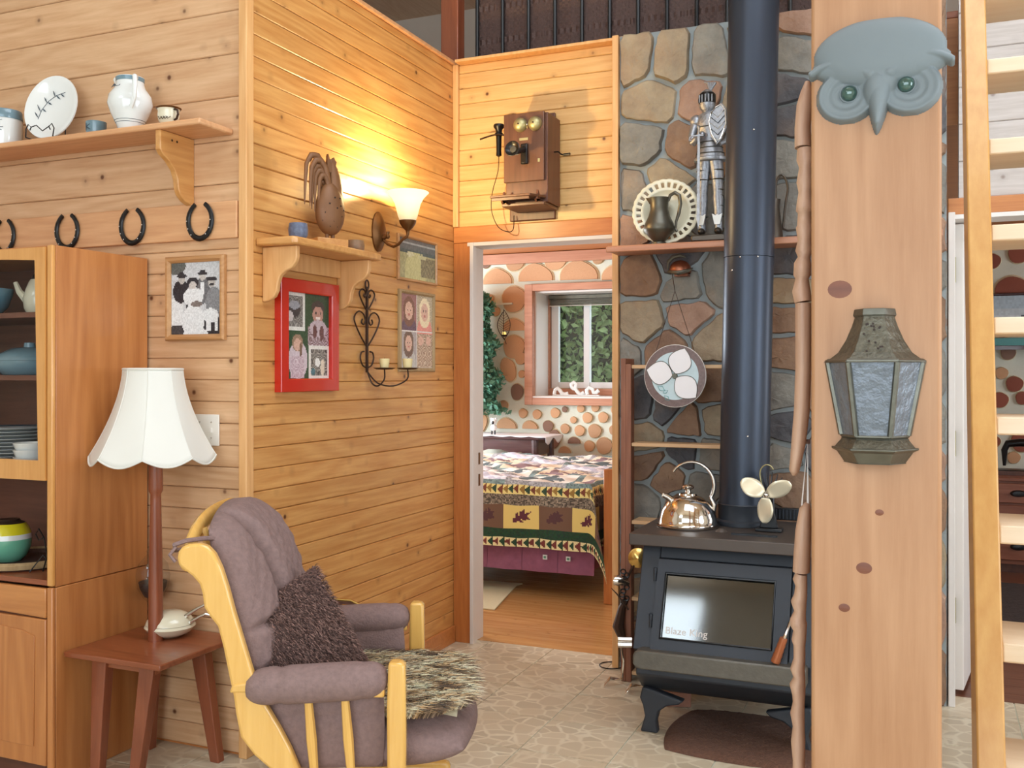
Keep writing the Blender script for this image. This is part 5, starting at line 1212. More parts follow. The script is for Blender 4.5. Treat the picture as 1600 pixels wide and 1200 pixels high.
# hammered bell cap and hanging stained glass disc
q = at_y(1062, 420, 4.30)
t = thing('copper_hanger', 'hammered copper and slate wall hook below the stone shelf', 'hook', (q.x, 4.36, q.z))
obj('dome', MB().lathe([(.046, -.020), (.050, -.01), (.046, .012), (.032, .030), (.012, .038), (.001, .039)], (0, -.05, 0), 26, cap=False), 'copper', t)
obj('crescent', MB().tube([(-.052, -.07, .0), (-.048, -.075, .03), (-.025, -.078, .052), (.005, -.075, .058), (.03, -.07, .048)], [.004, .008, .010, .008, .003], 8), 'lanternmetal', t)
obj('brim', MB().tube([(-.048, -.08, -.012), (0, -.10, -.022), (.045, -.085, -.012), (.062, -.07, .0)], [.006, .010, .008, .002], 8), 'lanternmetal', t)
obj('bracket', box(-.03, -.035, -.03, .03, .03, .01), 'copper', t)
gq = at_y(1054.5, 587.5, 4.185); Rg = .134
sgd = thing('stained_glass_disc', 'round stained glass disc with a white three petal flower hanging by a cord', 'suncatcher', (gq.x, 4.187, gq.z))
hkx, hkz = q.x-gq.x-.022, q.z-gq.z-.040
tw = at_y(1056, 455, 4.20)
obj('hanging_cord', MB().tube([(hkx, .065, hkz+.012), (tw.x-gq.x, -.004, tw.z-gq.z)], .0018, 6).tube([(tw.x-gq.x, -.004, tw.z-gq.z), (-.085, 0, .106)], .0014, 6).tube([(tw.x-gq.x, -.004, tw.z-gq.z), (.085, 0, .106)], .0014, 6), 'iron_brown', sgd)
obj('rim', MB().tube([(Rg*math.cos(2*PI*k/48), 0, Rg*math.sin(2*PI*k/48)) for k in range(48)], .003, 6, closed=True), 'greywhite', sgd)
obj('brown_border', MB().lathe([(.104, -.003), (Rg, -.003), (Rg, .003), (.104, .003)], seg=48, axis='y', cap=False), plain('brown_glass', (112, 88, 84), .3, var=.5, scale=90, coat=.3), sgd)
obj('pale_glass', MB().lathe([(1e-4, -.0028), (.104, -.0028), (.104, .0028), (1e-4, .0028)], seg=48, axis='y', cap=False), plain('pale_blue_glass', (196, 216, 222), .15, var=.12, scale=25, coat=.4), sgd)
petg = plain('white_opal_glass', (240, 236, 238), .25, var=.03, coat=.4)
for ang_, L_ in ((70, .118), (168, .118), (-45, .122)):
    pts = []
    for k in range(21):
        s = k/20; w = .055*math.sin(PI*min(1, s*1.02))**.75*(1-.15*s) if s < .98 else .0; pts.append((.010+L_*s, w))
    pl_ = pts+[(a, -b) for a, b in reversed(pts[1:-1])]; ca, sa = math.cos(math.radians(ang_)), math.sin(math.radians(ang_))
    pp = [(a*ca-b*sa, a*sa+b*ca) for a, b in pl_]
    pe = obj('petal', MB().prism(pp, -.0055, -.003, 'xz'), petg, sgd, False)
    obj('lead_line', MB().tube([(a, -.0058, b) for a, b in pp], .0014, 5, closed=True), 'lanternmetal', pe)
obj('flower_centre', MB().lathe([(1e-4, -.008), (.011, -.008), (.013, -.003)], seg=20, axis='y', cap=False), 'lanternmetal', sgd)
for (a, b, dx_, dz_) in ((-.075, -.045, .03, -.018), (-.045, -.085, .02, -.022), (-.088, -.02, .026, -.012), (-.03, -.062, -.022, -.012)):
    obj('leaf_line', MB().tube([(a, -.0042, b), (a+dx_*.5+dz_*.3, -.0042, b+dz_*.5-dx_*.3), (a+dx_, -.0042, b+dz_), (a+dx_*.5-dz_*.3, -.0042, b+dz_*.5+dx_*.3)], .0014, 5, closed=True), 'teal', sgd)
# ladder rack
lx0, lx1 = at_y(970, 800, 4.2).x, at_y(1165, 800, 4.2).x
t = thing('wooden_rack', 'reddish ladder like wooden rack with pale rungs against the stone wall', 'rack', (lx0, 4.20, 0))
wd_ = lx1-lx0-.012
obj('upright', box(0, 0, 0, .022, .14, 1.435), 'rack', t, bev=.002); obj('upright', box(.022, .0, 0, .046, .022, 1.41), 'rack', t, bev=.002)
obj('upright', box(wd_, 0, 0, wd_+.024, .14, 1.435), 'rack', t, bev=.002)
for z in (.03, .36, .70, 1.045, 1.39): obj('rung', box(.0465, .01, z, wd_-.001, .13, z+.016), 'lightrung', t, bev=.002)

# ================================================================ WOOD STOVE
sxl, sxr = -1.015, -.375; syf = 3.63
sv = thing('wood_stove', 'blue black wood stove with a glass door in front of the stone wall', 'stove', (0, 0, 0))
prof = [(3.70, .712), (4.12, .712), (4.13, .30), (4.05, .16), (3.80, .125), (3.76, .128), (3.665, .165), (3.585, .235), (3.552, .32), (3.555, .38)]
# shell with an opening for the door: body behind, front panel pieces around the glass
obj('body', MB().prism([(p_[0]+.045, p_[1]) if p_[0] < 3.72 and p_[1] > .3 else p_ for p_ in prof], sxl, sxr, 'yz'), 'stove', sv, bev=.006)
def fy(z): return 3.552+(z-.36)*(3.70-3.552)/(.712-.36)     # sloping front plane
def fpanel(x0, x1, z0, z1, d0=0, d1=.05, mb=None):
    mb = mb or MB(); vs = []
    for x in (x0, x1):
        for z in (z0, z1):
            for d in (d0, d1): vs.append((x, fy(z)+d, z))
    return mb.add(vs, [(0, 1, 3, 2), (4, 6, 7, 5), (0, 4, 5, 1), (2, 3, 7, 6), (0, 2, 6, 4), (1, 5, 7, 3)])
dxa, dxb, dza, dzb = -.944, -.452, .352, .662
obj('front_panel', fpanel(sxl, dxa, .34, .712), 'stove', sv, bev=.004); obj('front_panel', fpanel(dxb, sxr, .34, .712), 'stove', sv, bev=.004)
obj('front_panel', fpanel(dxa+.0005, dxb-.0005, dzb, .712), 'stove', sv, bev=.003)
gx0, gx1, gz0, gz1 = -.915, -.505, .388, .618
dmb = MB()
for a in ((dxa, gx0, dza, dzb), (gx1, dxb, dza, dzb), (gx0, gx1, dza, gz0), (gx0, gx1, gz1, dzb)): fpanel(*a, d0=-.022, d1=.0, mb=dmb)
sd_ = obj('door', dmb, 'stove', sv, False)
obj('door_glass', fpanel(gx0-.004, gx1+.004, gz0-.004, gz1+.004, -.010, -.006), 'stoveglass', sd_, False)
obj('fire_opening', fpanel(gx0-.02, gx1+.02, gz0-.02, gz1+.02, .036, .040), 'soot', sd_, False)
gb = MB().tube([(gx0+.004, fy(gz0+.004)-.0235, gz0+.004), (gx1-.004, fy(gz0+.004)-.0235, gz0+.004), (gx1-.004, fy(gz1-.004)-.0235, gz1-.004), (gx0+.004, fy(gz1-.004)-.0235, gz1-.004)], .005, 6, closed=True)
obj('glass_bead', gb, 'blackpaint', sd_)
for z in (.42, .58): obj('hinge', MB().lathe([(.007, z), (.007, z+.05)], (dxa-.010, fy(z+.02)-.010, 0), 10), 'stove', sv)
hb_ = MB().tube([(-.445, fy(.50)-.03, .50), (-.452, fy(.48)-.06, .475), (-.462, fy(.46)-.075, .44)], .0055, 8); obj('handle_rod', hb_, 'chrome', sd_)
hw = MB(); n_ = 60
for k in range(1): hw.tube([(-.462-.030*j/10, fy(.46)-.076, .445-.088*j/10) for j in range(11)], [.0125+.0035*j/10+.0012*(j % 2) for j in range(11)], 14)
obj('handle_grip', hw, 'handlewood', sd_)
# ash lip
lip = MB().prism([(-1.0, .300), (-.99, .288), (-.97, .283), (sxr-.01, .283), (sxr-.01, .352), (-.975, .352), (-.992, .345), (-1.0, .332)], 3.49, 3.556, 'xz')
obj('ash_lip', lip, 'stovelip', sv, bev=.006)
# top slab
tz = .713
obj('top_plate', box(sxl-.038, 3.625, tz, sxr+.035, 4.16, tz+.045), 'stovetop', sv, bev=.004)
obj('top_vent', MB().lathe([(1e-4, .006), (.6, .006), (1, 0)], (-.60, 3.74, tz+.045), 24, sx=.085, sy=.045, arc=.5, ph=0, cap=False).box(-.685, 3.735, tz+.045, -.515, 3.741, tz+.052), 'blackpaint', sv)
obj('damper_knob', MB().lathe([(1e-4, .012), (.010, .012), (.02, .004), (.024, 0)], (-.735, 3.80, tz+.045), 20, cap=False), 'stovetop', sv)
# cabriole legs
for x, s in ((sxl+.03, 1), (sxr-.03, -1)):
    for yy in (3.70, 4.02):
        side = [(0, .17), (.14, .135), (.12, .118), (.075, .108), (.045, .085), (.034, .045), (.040, .0), (-.028, .0), (-.022, .02), (-.010, .06), (-.018, .10), (-.03, .128), (-.02, .17)]
        obj('leg', MB().prism([(x+s*a, b) for a, b in side], yy-.06, yy-.02, 'xz'), 'stove', sv, bev=.006)
# pipe (leans a little, as in the photograph)
pb = at_z(1161.5, 812, tz+.046); pb.y = 4.02; pb.x = at_y(1161.5, 800, 4.02).x
rp = .0985; ln = math.tan(math.radians(1.15))
pm = MB()
o = obj('stove_pipe', MB().tube([(pb.x+ln*(z-.76), pb.y, z) for z in (.762, 1.2, 1.835)], rp, 40), 'pipe', sv, ang=60)
obj('stove_pipe', MB().tube([(pb.x+ln*(z-.76), pb.y, z) for z in (1.837, 3.0, 4.75)], rp+.001, 40), 'pipe', sv, ang=60)
obj('pipe_collar', MB().lathe([(rp+.012, .759), (rp+.012, .775), (rp+.002, .782), (rp+.002, .838), (rp+.004, .842), (rp+.001, .846)], (pb.x, pb.y, 0), 40, cap=False), 'stove', sv)
for (a_, z_) in ((-100, 1.83), (-60, 1.83), (-120, 1.78), (-75, 2.33), (-75, 1.12)):
    a_ = math.radians(a_); obj('rivet', MB().ball((pb.x+ln*(z_-.76)+(rp+.001)*math.cos(a_), pb.y+(rp+.001)*math.sin(a_), z_), .004), 'chrome', sv)
# lettering on the glass
def text_mesh(name, s, size, mat, parent, mtx, label=None):
    cu_ = bpy.data.curves.new(name, 'FONT'); cu_.body = s; cu_.size = size; cu_.extrude = .0004; cu_.align_x = 'LEFT'
    to = bpy.data.objects.new(name+'_c', cu_); C.objects.link(to); bpy.context.view_layer.update()
    me = bpy.data.meshes.new_from_object(to.evaluated_get(bpy.context.evaluated_depsgraph_get())); bpy.data.objects.remove(to)
    me.transform(mtx); me.materials.clear(); me.materials.append(M[mat]); return obj(name, me, None, parent, label=label)
sl = math.degrees(math.atan((3.70-3.552)/(.712-.36)))
text_mesh('lettering', 'Blaze King', .036, 'greywhite', sd_, tr(gx0+.018, fy(gz0+.02)-.0115, gz0+.018) @ rx(90-sl) @ Matrix.Scale(1.05, 4, (1, 0, 0)))
# --- kettle
kq = at_z(1075, 825, tz+.046); ky = 3.88; kx = at_y(1075, 820, ky).x
kt = thing('kettle', 'polished steel dome kettle with a hooked handle on the stove top', 'kettle', (kx, ky, tz+.0455), 10)
RK = .116
obj('body', MB().lathe([(.002, .008), (RK, .008), (RK+.002, .014), (RK-.002, .018), (RK-.004, .035), (RK-.012, .065), (RK-.030, .095), (.056, .117), (.035, .124), (.001, .126)], seg=48, cap=False), 'chrome', kt, ang=60)
obj('base_ring', MB().lathe([(RK-.01, .0), (RK+.006, .001), (RK+.010, .008), (RK+.004, .0115), (RK-.004, .0115)], seg=48, cap=False), 'chrome', kt)
obj('lid', MB().lathe([(.036, .124), (.034, .131), (.012, .134), (.010, .142), (.022, .150), (.024, .158), (.018, .165), (.006, .168), (.001, .168)], seg=28, cap=False), 'chrome', kt)
obj('spout', MB().tube([(-.060, -.02, .102), (-.080, -.027, .118), (-.098, -.032, .126)], [.016, .012, .009], 12), 'chrome', kt)
hpts = []
for k in range(17):
    a = math.radians(-32+k*178/16); hpts.append((.015+.088*math.cos(a)+(.0 if a > 0 else 0), 0, .165+.092*math.sin(a)))
obj('handle', MB().tube([(.098, 0, .055), (.103, 0, .09)]+hpts, [.010, .010]+[.0085-.004*k/16 for k in range(17)], 10, flat=1.4), 'chrome', kt)
# --- stove fan
fq = at_y(1197, 778, 3.83)
fn_ = thing('stove_fan', 'heat driven stove fan with three pale brass blades on the stove top', 'fan', (fq.x, 3.86, tz+.0455), 0)
fcz = at_y(1197, 775, 3.80).z-(tz+.0455)
obj('base', box(-.045, -.012, 0, .055, .045, .014), 'blackpaint', fn_, bev=.003)
obj('column', MB().prism([(-.030, .014), (.040, .014), (.026, .07), (.024, fcz+.02), (-.014, fcz+.02), (-.016, .07)], 0, .022, 'xz'), 'blackpaint', fn_, bev=.003)
for k in range(8):
    a = math.radians(20+20*k); c0, s0 = math.cos(a), math.sin(a)
    obj('cooling_fin', MB().tube([(.005+.02*c0, .02, fcz+.012*s0), (.005+.052*c0, .02, fcz+.018+.042*s0), (.005+.062*c0, .025, fcz+.026+.058*s0)], [.003, .003, .002], 6, flat=3), 'blackpaint', fn_)
obj('carrying_loop', MB().tube(smooth([(-.022, .015, fcz+.03), (-.030, .015, fcz+.072), (-.024, .012, fcz+.098), (-.006, .01, fcz+.112), (.012, .008, fcz+.108), (.022, .006, fcz+.095)]), .0028, 7), 'brass', fn_)
obj('motor', MB().lathe([(.014, -.032), (.014, 0)], (0, 0, fcz), 16, 'y'), 'chrome', fn_); obj('hub', MB().lathe([(.001, -.046), (.008, -.044), (.010, -.032)], (0, 0, fcz), 14, 'y', cap=False), 'chrome', fn_)
creamb = plain('pale_brass_blade', (236, 226, 198), .28, .35, var=.05)
for ang_ in (150, 28, -92):
    vs = []; nu, nv = 14, 7
    def bpnt(u, v):
        r_ = .010+.096*u; w = .004+.030*math.sin(PI*min(1, (u*.92+.06)))**.6*(1 if u < .96 else .75); y = (v-.5)*2
        tx_, tz_ = r_, w*y; th = .45*y*w*8
        return Vector((tx_, -.040-.020*y*math.sin(PI*u)*.9-.004, tz_*.95))
    bl_ = MB().grid(bpnt, nu, nv).xf(tr(0, 0, fcz) @ ry(-ang_)); bo = obj('blade', bl_, creamb, fn_, ang=80); so = bo.modifiers.new('thick', 'SOLIDIFY'); so.thickness = .0015
# --- things around the stove
q = at_y(1229, 804, 4.19)
gr = thing('heat_grille', 'small black louvred blower grille behind the stove top', 'grille', (q.x-.06, 4.185, tz+.046))
obj('housing', box(-.02, 0, 0, .17, .03, .05), 'blackpaint', gr, bev=.003)
for k in range(12): obj('louvre', box(-.012+.0145*k, -.008, .006, -.006+.0145*k, -.0005, .044), 'stove', gr)
q = at_z(1056, 1106, 0)
t = obj('brick', box(-.055, -.035, 0, .05, .035, .062), 'brick', bev=.004); t.location = (q.x, q.y+.04, 0.001); t.rotation_euler = (0, 0, .3); tag(t, 'loose red brick on the tiles under the front of the stove', 'brick')
t = thing('hearth_mat', 'brown bristly mat lying on the tiles under the stove', 'mat', (-.62, 3.72, .001)); obj('pile', MB().cushion(.30, .26, .022, .0, 30, .25, lambda u, v: 1+.25*math.sin(u*31)*math.sin(v*27), 5).xf(rx(-90)), 'mat_brown', t)
# --- scrap metal bird beside the stove
q = at_z(975, 1068, 0)
sb = thing('metal_bird', 'scrap metal bird sculpture on clawed feet between rack and stove', 'sculpture', (q.x, q.y, .001), 15)
def bp_(px, py): w = at_y(px, py, q.y); return ((w.x-q.x), 0, w.z)
for (fx, fyy) in ((-.01, -.02), (.085, -.10)):
    for k in (-1, -.3, .4, 1): obj('claw', MB().tube([(fx, fyy, .022), (fx-.05+.0*k, fyy-.018+.02*k, .030), (fx-.075, fyy-.03+.03*k, .004)], [.0035, .003, .002], 6), 'chrome', sb)
    obj('leg', MB().tube([(fx, fyy, .02), (fx+.008, fyy+.01, .10), (fx-.004, fyy+.02, .17)], [.006, .0045, .004], 7), 'chrome', sb)
for z in (.175, .20): obj('bolt', MB().lathe([(.013, -.03), (.013, .03)], (.005, -.02, z), 10, 'x'), 'chrome', sb)
obj('body', MB().tube([(.00, -.01, .18), (-.025, 0, .25), (-.01, .01, .33), (.01, .01, .37)], [.014, .026, .016, .012], 8), 'iron_brown', sb)
for k in range(9): obj('chain_link', MB().tube([(.0+.011*math.cos(2*PI*j/8)+.012*math.sin(k*2), -.012+.01*math.cos(k), .36+.017*k+.010*math.sin(2*PI*j/8)) for j in range(8)], .0035, 5, closed=True), 'black', sb)
obj('beak_spike', MB().tube([(.02, -.02, .33), (-.03, -.03, .40), (-.055, -.03, .425)], [.004, .003, .0015], 6), 'iron_brown', sb)
obj('head', MB().lathe([(.001, -.02), (.022, -.02), (.024, 0), (.018, .02), (.001, .02)], (-.025, -.01, .455), 14, 'x', cap=False).tube([(-.02, -.01, .455), (.02, 0, .44)], [.018, .012], 10), 'chrome', sb)
obj('brass_lid', MB().lathe([(.001, -.018), (.024, -.014), (.036, -.004), (.044, .0), (.043, .004), (.001, -.008)], (.062, .0, .555), 28, 'y', cap=False), 'gold', sb)
obj('neck', MB().tube([(.012, 0, .46), (.03, 0, .50), (.06, .004, .545)], .006, 7), 'iron_brown', sb)
t = thing('iron_ring', 'thin black iron ring lying on the tiles at the foot of the doorway trim', 'ring', (at_z(962, 1040, 0).x-.015, at_z(962, 1040, 0).y-.02, .005)); obj('hoop', MB().tube([(.055*math.cos(2*PI*k/28), .055*math.sin(2*PI*k/28), 0) for k in range(28)], .003, 6, closed=True), 'black', t)

# ================================================================ ON THE TIMBER POST
oc = at_y(1374, 115, 1.60); PXM = .00098*1.0
ow = thing('owl_plaque', 'grey clay owl face with green glass eyes high on the timber post', 'plaque', (oc.x, 1.6295, oc.z))
def el(u, v, cx, cy, a, b, h, p=.5):
    d = ((u-cx)/a)**2+((v-cy)/b)**2; return h*(1-d)**p if d < 1 else -1
def owlh(u, v):
    h = max(el(u, v, -2, 40, 99, 56, 31, .4), el(u, v, 0, 24, 103, 34, 27, .4), el(u, v, 0, 8, 34, 50, 26), el(u, v, -5, -18, 22, 40, 30))
    for cx, cy in ((-50, -24), (44, -20)):
        d = math.hypot((u-cx)/47, (v-cy)/43)
        if d < 1: h = max(h, (15-5*max(0, 1-(d/.72)**2))*min(1, (1-d)*9)**.5+.8*math.sin(d*24))
    # brows sweep to the ear points
    for s in (-1, 1):
        for k in range(41):
            q = k/40; bx = s*(14+90*q); by = 2+26*math.sin(PI*q*.80)*1.0-(4*q); h = max(h, el(u, v, bx, by+2, 17-9*q, 14-7*q, 27-7*q))
    # beak
    if -88 < v < 5:
        w = 21*((v+88)/70)**.7 if v < -18 else 21
        d = abs(u+5*(-v)/84)/max(w, .5)
        if d < 1: h = max(h, (34-10*abs(v+40)/48)*(1-d*d)**.5*min(1, (v+88)/14)**.5)
    return h
st_ = 1.35; nu = int(216/st_); nv = int(182/st_); idx = {}; vs = []; fs = []
H = {}
for i in range(nu+1):
    for j in range(nv+1): H[i, j] = owlh(-108+i*st_, -90+j*st_)
def vid(i, j):
    if (i, j) not in idx: idx[i, j] = len(vs); vs.append(((-108+i*st_)*PXM, -max(0, H[i, j])*.001, (-90+j*st_)*PXM))
    return idx[i, j]
for i in range(nu):
    for j in range(nv):
        if max(H[i, j], H[i+1, j], H[i, j+1], H[i+1, j+1]) > 0: fs.append((vid(i, j), vid(i+1, j), vid(i+1, j+1), vid(i, j+1)))
obj('face', MB().add(vs, fs), 'owl', ow, ang=80)
for cx, cy in ((-46, -21), (38, -16)):
    obj('eye', MB().ball((cx*PXM, -.010, cy*PXM), .0125, .012, .0125, 20, 14), 'eyeglass', ow)
    obj('eye_rim', MB().tube([((cx+14*math.cos(2*PI*k/20))*PXM, -.0108, (cy+14*math.sin(2*PI*k/20))*PXM) for k in range(20)], .0016, 6, closed=True), 'owl', ow)
# lantern: half a hexagonal lantern against the post
lc = at_y(1365, 600, 1.6)
ln_ = thing('wall_lantern', 'half hexagonal weathered metal lantern with rippled glass on the timber post', 'lantern', (lc.x, 1.6293, 0))
def zz_(py): return at_y(1365, py, 1.58).z
def halfhex(prof, name, mat, wall=.0):
    mb = MB(); vs = []; fs = []
    for r_, z in prof:
        for k in range(4): a = PI+PI*k/3; vs.append((r_*math.cos(a), r_*math.sin(a), z))
    for i in range(len(prof)-1):
        for k in range(3): fs.append((i*4+k, i*4+k+1, (i+1)*4+k+1, (i+1)*4+k))
        fs.append(((i+1)*4, (i+1)*4+3, i*4+3, i*4))
    fs.append((0, 1, 2, 3)); b = (len(prof)-1)*4; fs.append((b+3, b+2, b+1, b)); return obj(name, mb.add(vs, fs), mat, ln_, False, .0012)
RP = .00098
halfhex([(31*RP, zz_(492)), (33*RP, zz_(490)), (31*RP, zz_(480)), (29*RP, zz_(480))], 'collar', 'lanternmetal')
halfhex([(70*RP, zz_(561)), (56*RP, zz_(550)), (44*RP, zz_(530)), (35*RP, zz_(508)), (30*RP, zz_(492))], 'roof', 'lanternbrass')
halfhex([(76*RP, zz_(566)), (77*RP, zz_(563)), (72*RP, zz_(560)), (60*RP, zz_(560))], 'eave', 'lanternmetal')
t0, t1, zt_, zb_ = 71*RP, 50*RP, zz_(566), zz_(682)
for k in range(3):
    a0, a1 = PI+PI*k/3, PI+PI*(k+1)/3; s = .985
    mb = MB().add([(t0*s*math.cos(a0), t0*s*math.sin(a0), zt_), (t0*s*math.cos(a1), t0*s*math.sin(a1), zt_), (t1*s*math.cos(a1), t1*s*math.sin(a1), zb_), (t1*s*math.cos(a0), t1*s*math.sin(a0), zb_)], [(0, 1, 2, 3)])
    o = obj('glass_panel', mb, 'lanternglass', ln_, False); so = o.modifiers.new('thick', 'SOLIDIFY'); so.thickness = .002
for k in range(4):
    a = PI+PI*k/3; y_off = -.002
    obj('corner_bar', MB().tube([(t0*1.0*math.cos(a), t0*math.sin(a)-.003, zt_), (t1*math.cos(a), t1*math.sin(a)-.003, zb_)], .0045, 6), 'lanternmetal', ln_)
halfhex([(49*RP, zz_(688)), (53*RP, zz_(684)), (52*RP, zz_(681)), (44*RP, zz_(681))], 'ledge', 'lanternmetal')
halfhex([(62*RP, zz_(703)), (50*RP, zz_(688))], 'base_skirt', 'lanternbrass')
halfhex([(46*RP, zz_(727)), (58*RP, zz_(709)), (66*RP, zz_(705)), (66*RP, zz_(702)), (58*RP, zz_(702))], 'base', 'lanternmetal')
rq = random.Random(4)
for k in range(16):
    u, v = rq.uniform(-16, 16), rq.uniform(500, 552); r_ = (30+(70-30)*max(0, (v-492)/69)**1.4)*.866; 
    if abs(u) > r_*.4: continue
    obj('pierced_hole', MB().lathe([(.0018, -.0008), (.0018, .0008)], (u*RP, -r_*RP-.0006, zz_(v)), 6, 'y'), 'rustdark', ln_)
# carved wooden utensils hanging on the post's left side
def utensil(name, label, rows, Y):
    p0 = at_y(rows[0][1], rows[0][0], Y); t = thing(name, label, 'utensil', (-.176, Y, 0))
    for seg, mat_ in (('shaft', 'carved'),):
        pass
    return t
def utube(rows, Y, x0=-.176, wob=0):
    pts = []; rs = []
    for py, cx, hw in rows:
        w = at_y(cx, py, Y); pts.append((min(w.x, -.1725-hw*.00108)-x0, 0, w.z)); rs.append(hw*.00108)
    return pts, rs
YU = 1.705
rows1 = [(128,1262,4),(145,1260,9),(165,1257,12),(200,1254,12),(231,1255,13)]
rows2 = [(233,1258,12),(250,1259,14),(262,1259,10),(285,1258,13),(300,1258,10),(320,1258,13),(330,1257,13),(333,1257,10),(352,1257,11),(356,1257,13),(375,1257,10),(392,1256,13),(402,1256,9),(412,1254,13),(430,1253,13),(436,1253,10),(455,1252,14),(472,1255,13)]
rows3 = [(474,1255,12),(520,1255,12),(580,1255,12),(640,1253,12),(690,1248,11),(718,1244,9),(735,1241,8),(743,1241,3)]
t = thing('carved_spoon', 'long carved wooden spoon hanging on the left side of the timber post', 'utensil', (-.176, YU, 0))
for nm, rw in (('tip', rows1), ('carved_grip', rows2), ('bowl', rows3)):
    pts, rs = utube(rw, YU); obj(nm, MB().tube(pts, rs, 12, flat=1.6), 'carved', t, ang=60)
rows4 = [(786,1262,4),(796,1258,9),(830,1255,12),(870,1253,13),(893,1252,13)]
rows5 = [(896,1252,9),(905,1250,11),(915,1252,9),(930,1251,10),(940,1248,12),(955,1250,9),(968,1247,12),(975,1248,13),(985,1250,10),(1000,1248,11),(1008,1249,9),(1030,1249,9),(1045,1246,11),(1058,1249,9),(1070,1246,12),(1085,1248,10),(1098,1248,9),(1115,1246,11),(1135,1248,9),(1160,1247,11),(1190,1248,9),(1230,1248,10)]
t = thing('carved_fork', 'carved wooden fork hanging by a cord below the carved spoon', 'utensil', (-.176, YU+.01, 0))
for nm, rw in (('tines', rows4), ('carved_grip', rows5)):
    pts, rs = utube(rw, YU+.01); obj(nm, MB().tube(pts, rs, 12, flat=1.6), 'carved', t, ang=60)
a_, b_, c_ = at_y(1253, 790, YU+.01), at_y(1262, 690, YU+.01), at_y(1266, 790, YU+.01)
obj('cord', MB().tube([(a_.x+.176, 0, a_.z), (b_.x+.176, .0, b_.z), (c_.x+.172, .0, c_.z)], .0018, 6), 'greywhite', t)
obj('peg', MB().lathe([(.004, -.014), (.004, .004)], (b_.x+.176, 0, b_.z), 8, 'x'), 'oak_dark', t)

# ================================================================ BEDROOM
XE, YE, ZB = -1.86, 5.56, .705          # foot edge, near edge and height of the mattress top
bd = thing('bed', 'wooden bed with plum skirt under the leaf quilt seen through the doorway', 'bed', (0, 0, 0))
obj('box_spring', box(-3.95, YE+.05, .16, XE-.03, 7.36, .42), 'skirt', bd)
obj('mattress', box(-3.95, YE+.035, .42, XE-.02, 7.37, ZB-.012), 'sheet', bd, bev=.03)
for k in range(9):
    x0 = -3.95+k*.235
    def sk(u, v, x0=x0): return (x0+.232*u, YE+.045-.006*math.sin(u*PI)+.004*math.sin(u*9)-.02*(1-v), .155+.27*v)
    obj('skirt_panel', MB().grid(sk, 14, 5), 'skirt', bd)
for x in (-2.86, -2.62, -2.16, -2.01):
    obj('skirt_button', box(x, YE+.008, .235, x+.028, YE+.016, .263), 'ceramic', bd); obj('skirt_button', box(x+.007, YE+.004, .242, x+.021, YE+.0078, .256), 'leaf', bd)
for (x, y) in ((-1.768, YE+.02), (-1.768, 7.3)): obj('foot_post', box(x, y-.03, 0, x+.075, y+.045, .80), 'cedar_v', bd, bev=.006)
obj('footboard', box(-1.755, YE+.066, .20, -1.715, 7.269, .70), 'cedar_h', bd, bev=.004)
for (x, y) in ((-3.9, YE+.1), (-3.9, 7.25), (-2.0, 7.2)): obj('bed_leg', box(x, y, 0, x+.07, y+.07, .16), 'oak_dark', bd)
def quiltpos(x, s):
    """x along the bed (beyond XE hangs over the foot), s: 0 at near hem ... .43 edge ... onwards over the top"""
    D = .43; ey = max(0, D-s); ex = max(0, x-XE); rr_ = math.hypot(ex, ey)
    X = min(x, XE); Y = YE+(max(0, s-D)); z = ZB
    puff = .010*math.sin(x*28)*math.sin(s*30)+.012*math.sin(x*9+1)*math.sin(s*11)
    if rr_ > 0:
        drop = max(0, rr_-.02); bulge = .035*(1-math.exp(-rr_/.05))+.012*math.sin(x*12)*min(1, ey*4)
        cx_, cy_ = (ex/rr_, ey/rr_); fl = .10*(2*cx_*cy_)**1.2*rr_/.6
        X = X+bulge*cx_+fl+(.0 if ey == 0 else 0); Y = Y-bulge*cy_-fl*.45; z = ZB-drop*.985+.006
    else: z += .006+.012*min(1, (s-D)*8)*0
    return (X, Y+(0), z+puff*(1 if rr_ == 0 else .3))
def oak(u, v):      # lobed oak leaf in a unit cell
    a, b = (u-.5), (v-.5); c, s = math.cos(-.5), math.sin(-.5); p_, q_ = a*c-b*s, a*s+b*c
    if abs(q_) < .018 and .2 < p_ < .46: return True
    def e(cx, cy, ra, rb, t):
        x, y = p_-cx, q_-cy; X, Y = x*math.cos(t)+y*math.sin(t), -x*math.sin(t)+y*math.cos(t); return (X/ra)**2+(Y/rb)**2 < 1
    if e(0, 0, .36, .085, 0) or e(-.30, 0, .11, .11, 0): return True
    return any(e(cx, sg*.13, .15, .062, sg*-2.2) for cx in (-.14, .03, .18) for sg in (-1, 1))
CR, CG, CB, CY_ = (226, 212, 160), (38, 66, 46), (112, 84, 66), (226, 200, 120)
def tri(t_, d, w):
    k = int(math.floor(t_/.038)); f = t_/.038-k; b = d/w
    if abs(b-.5)*2 < f: 
        return (CG, (112, 52, 48))[k % 2] if True else CR
    return CR
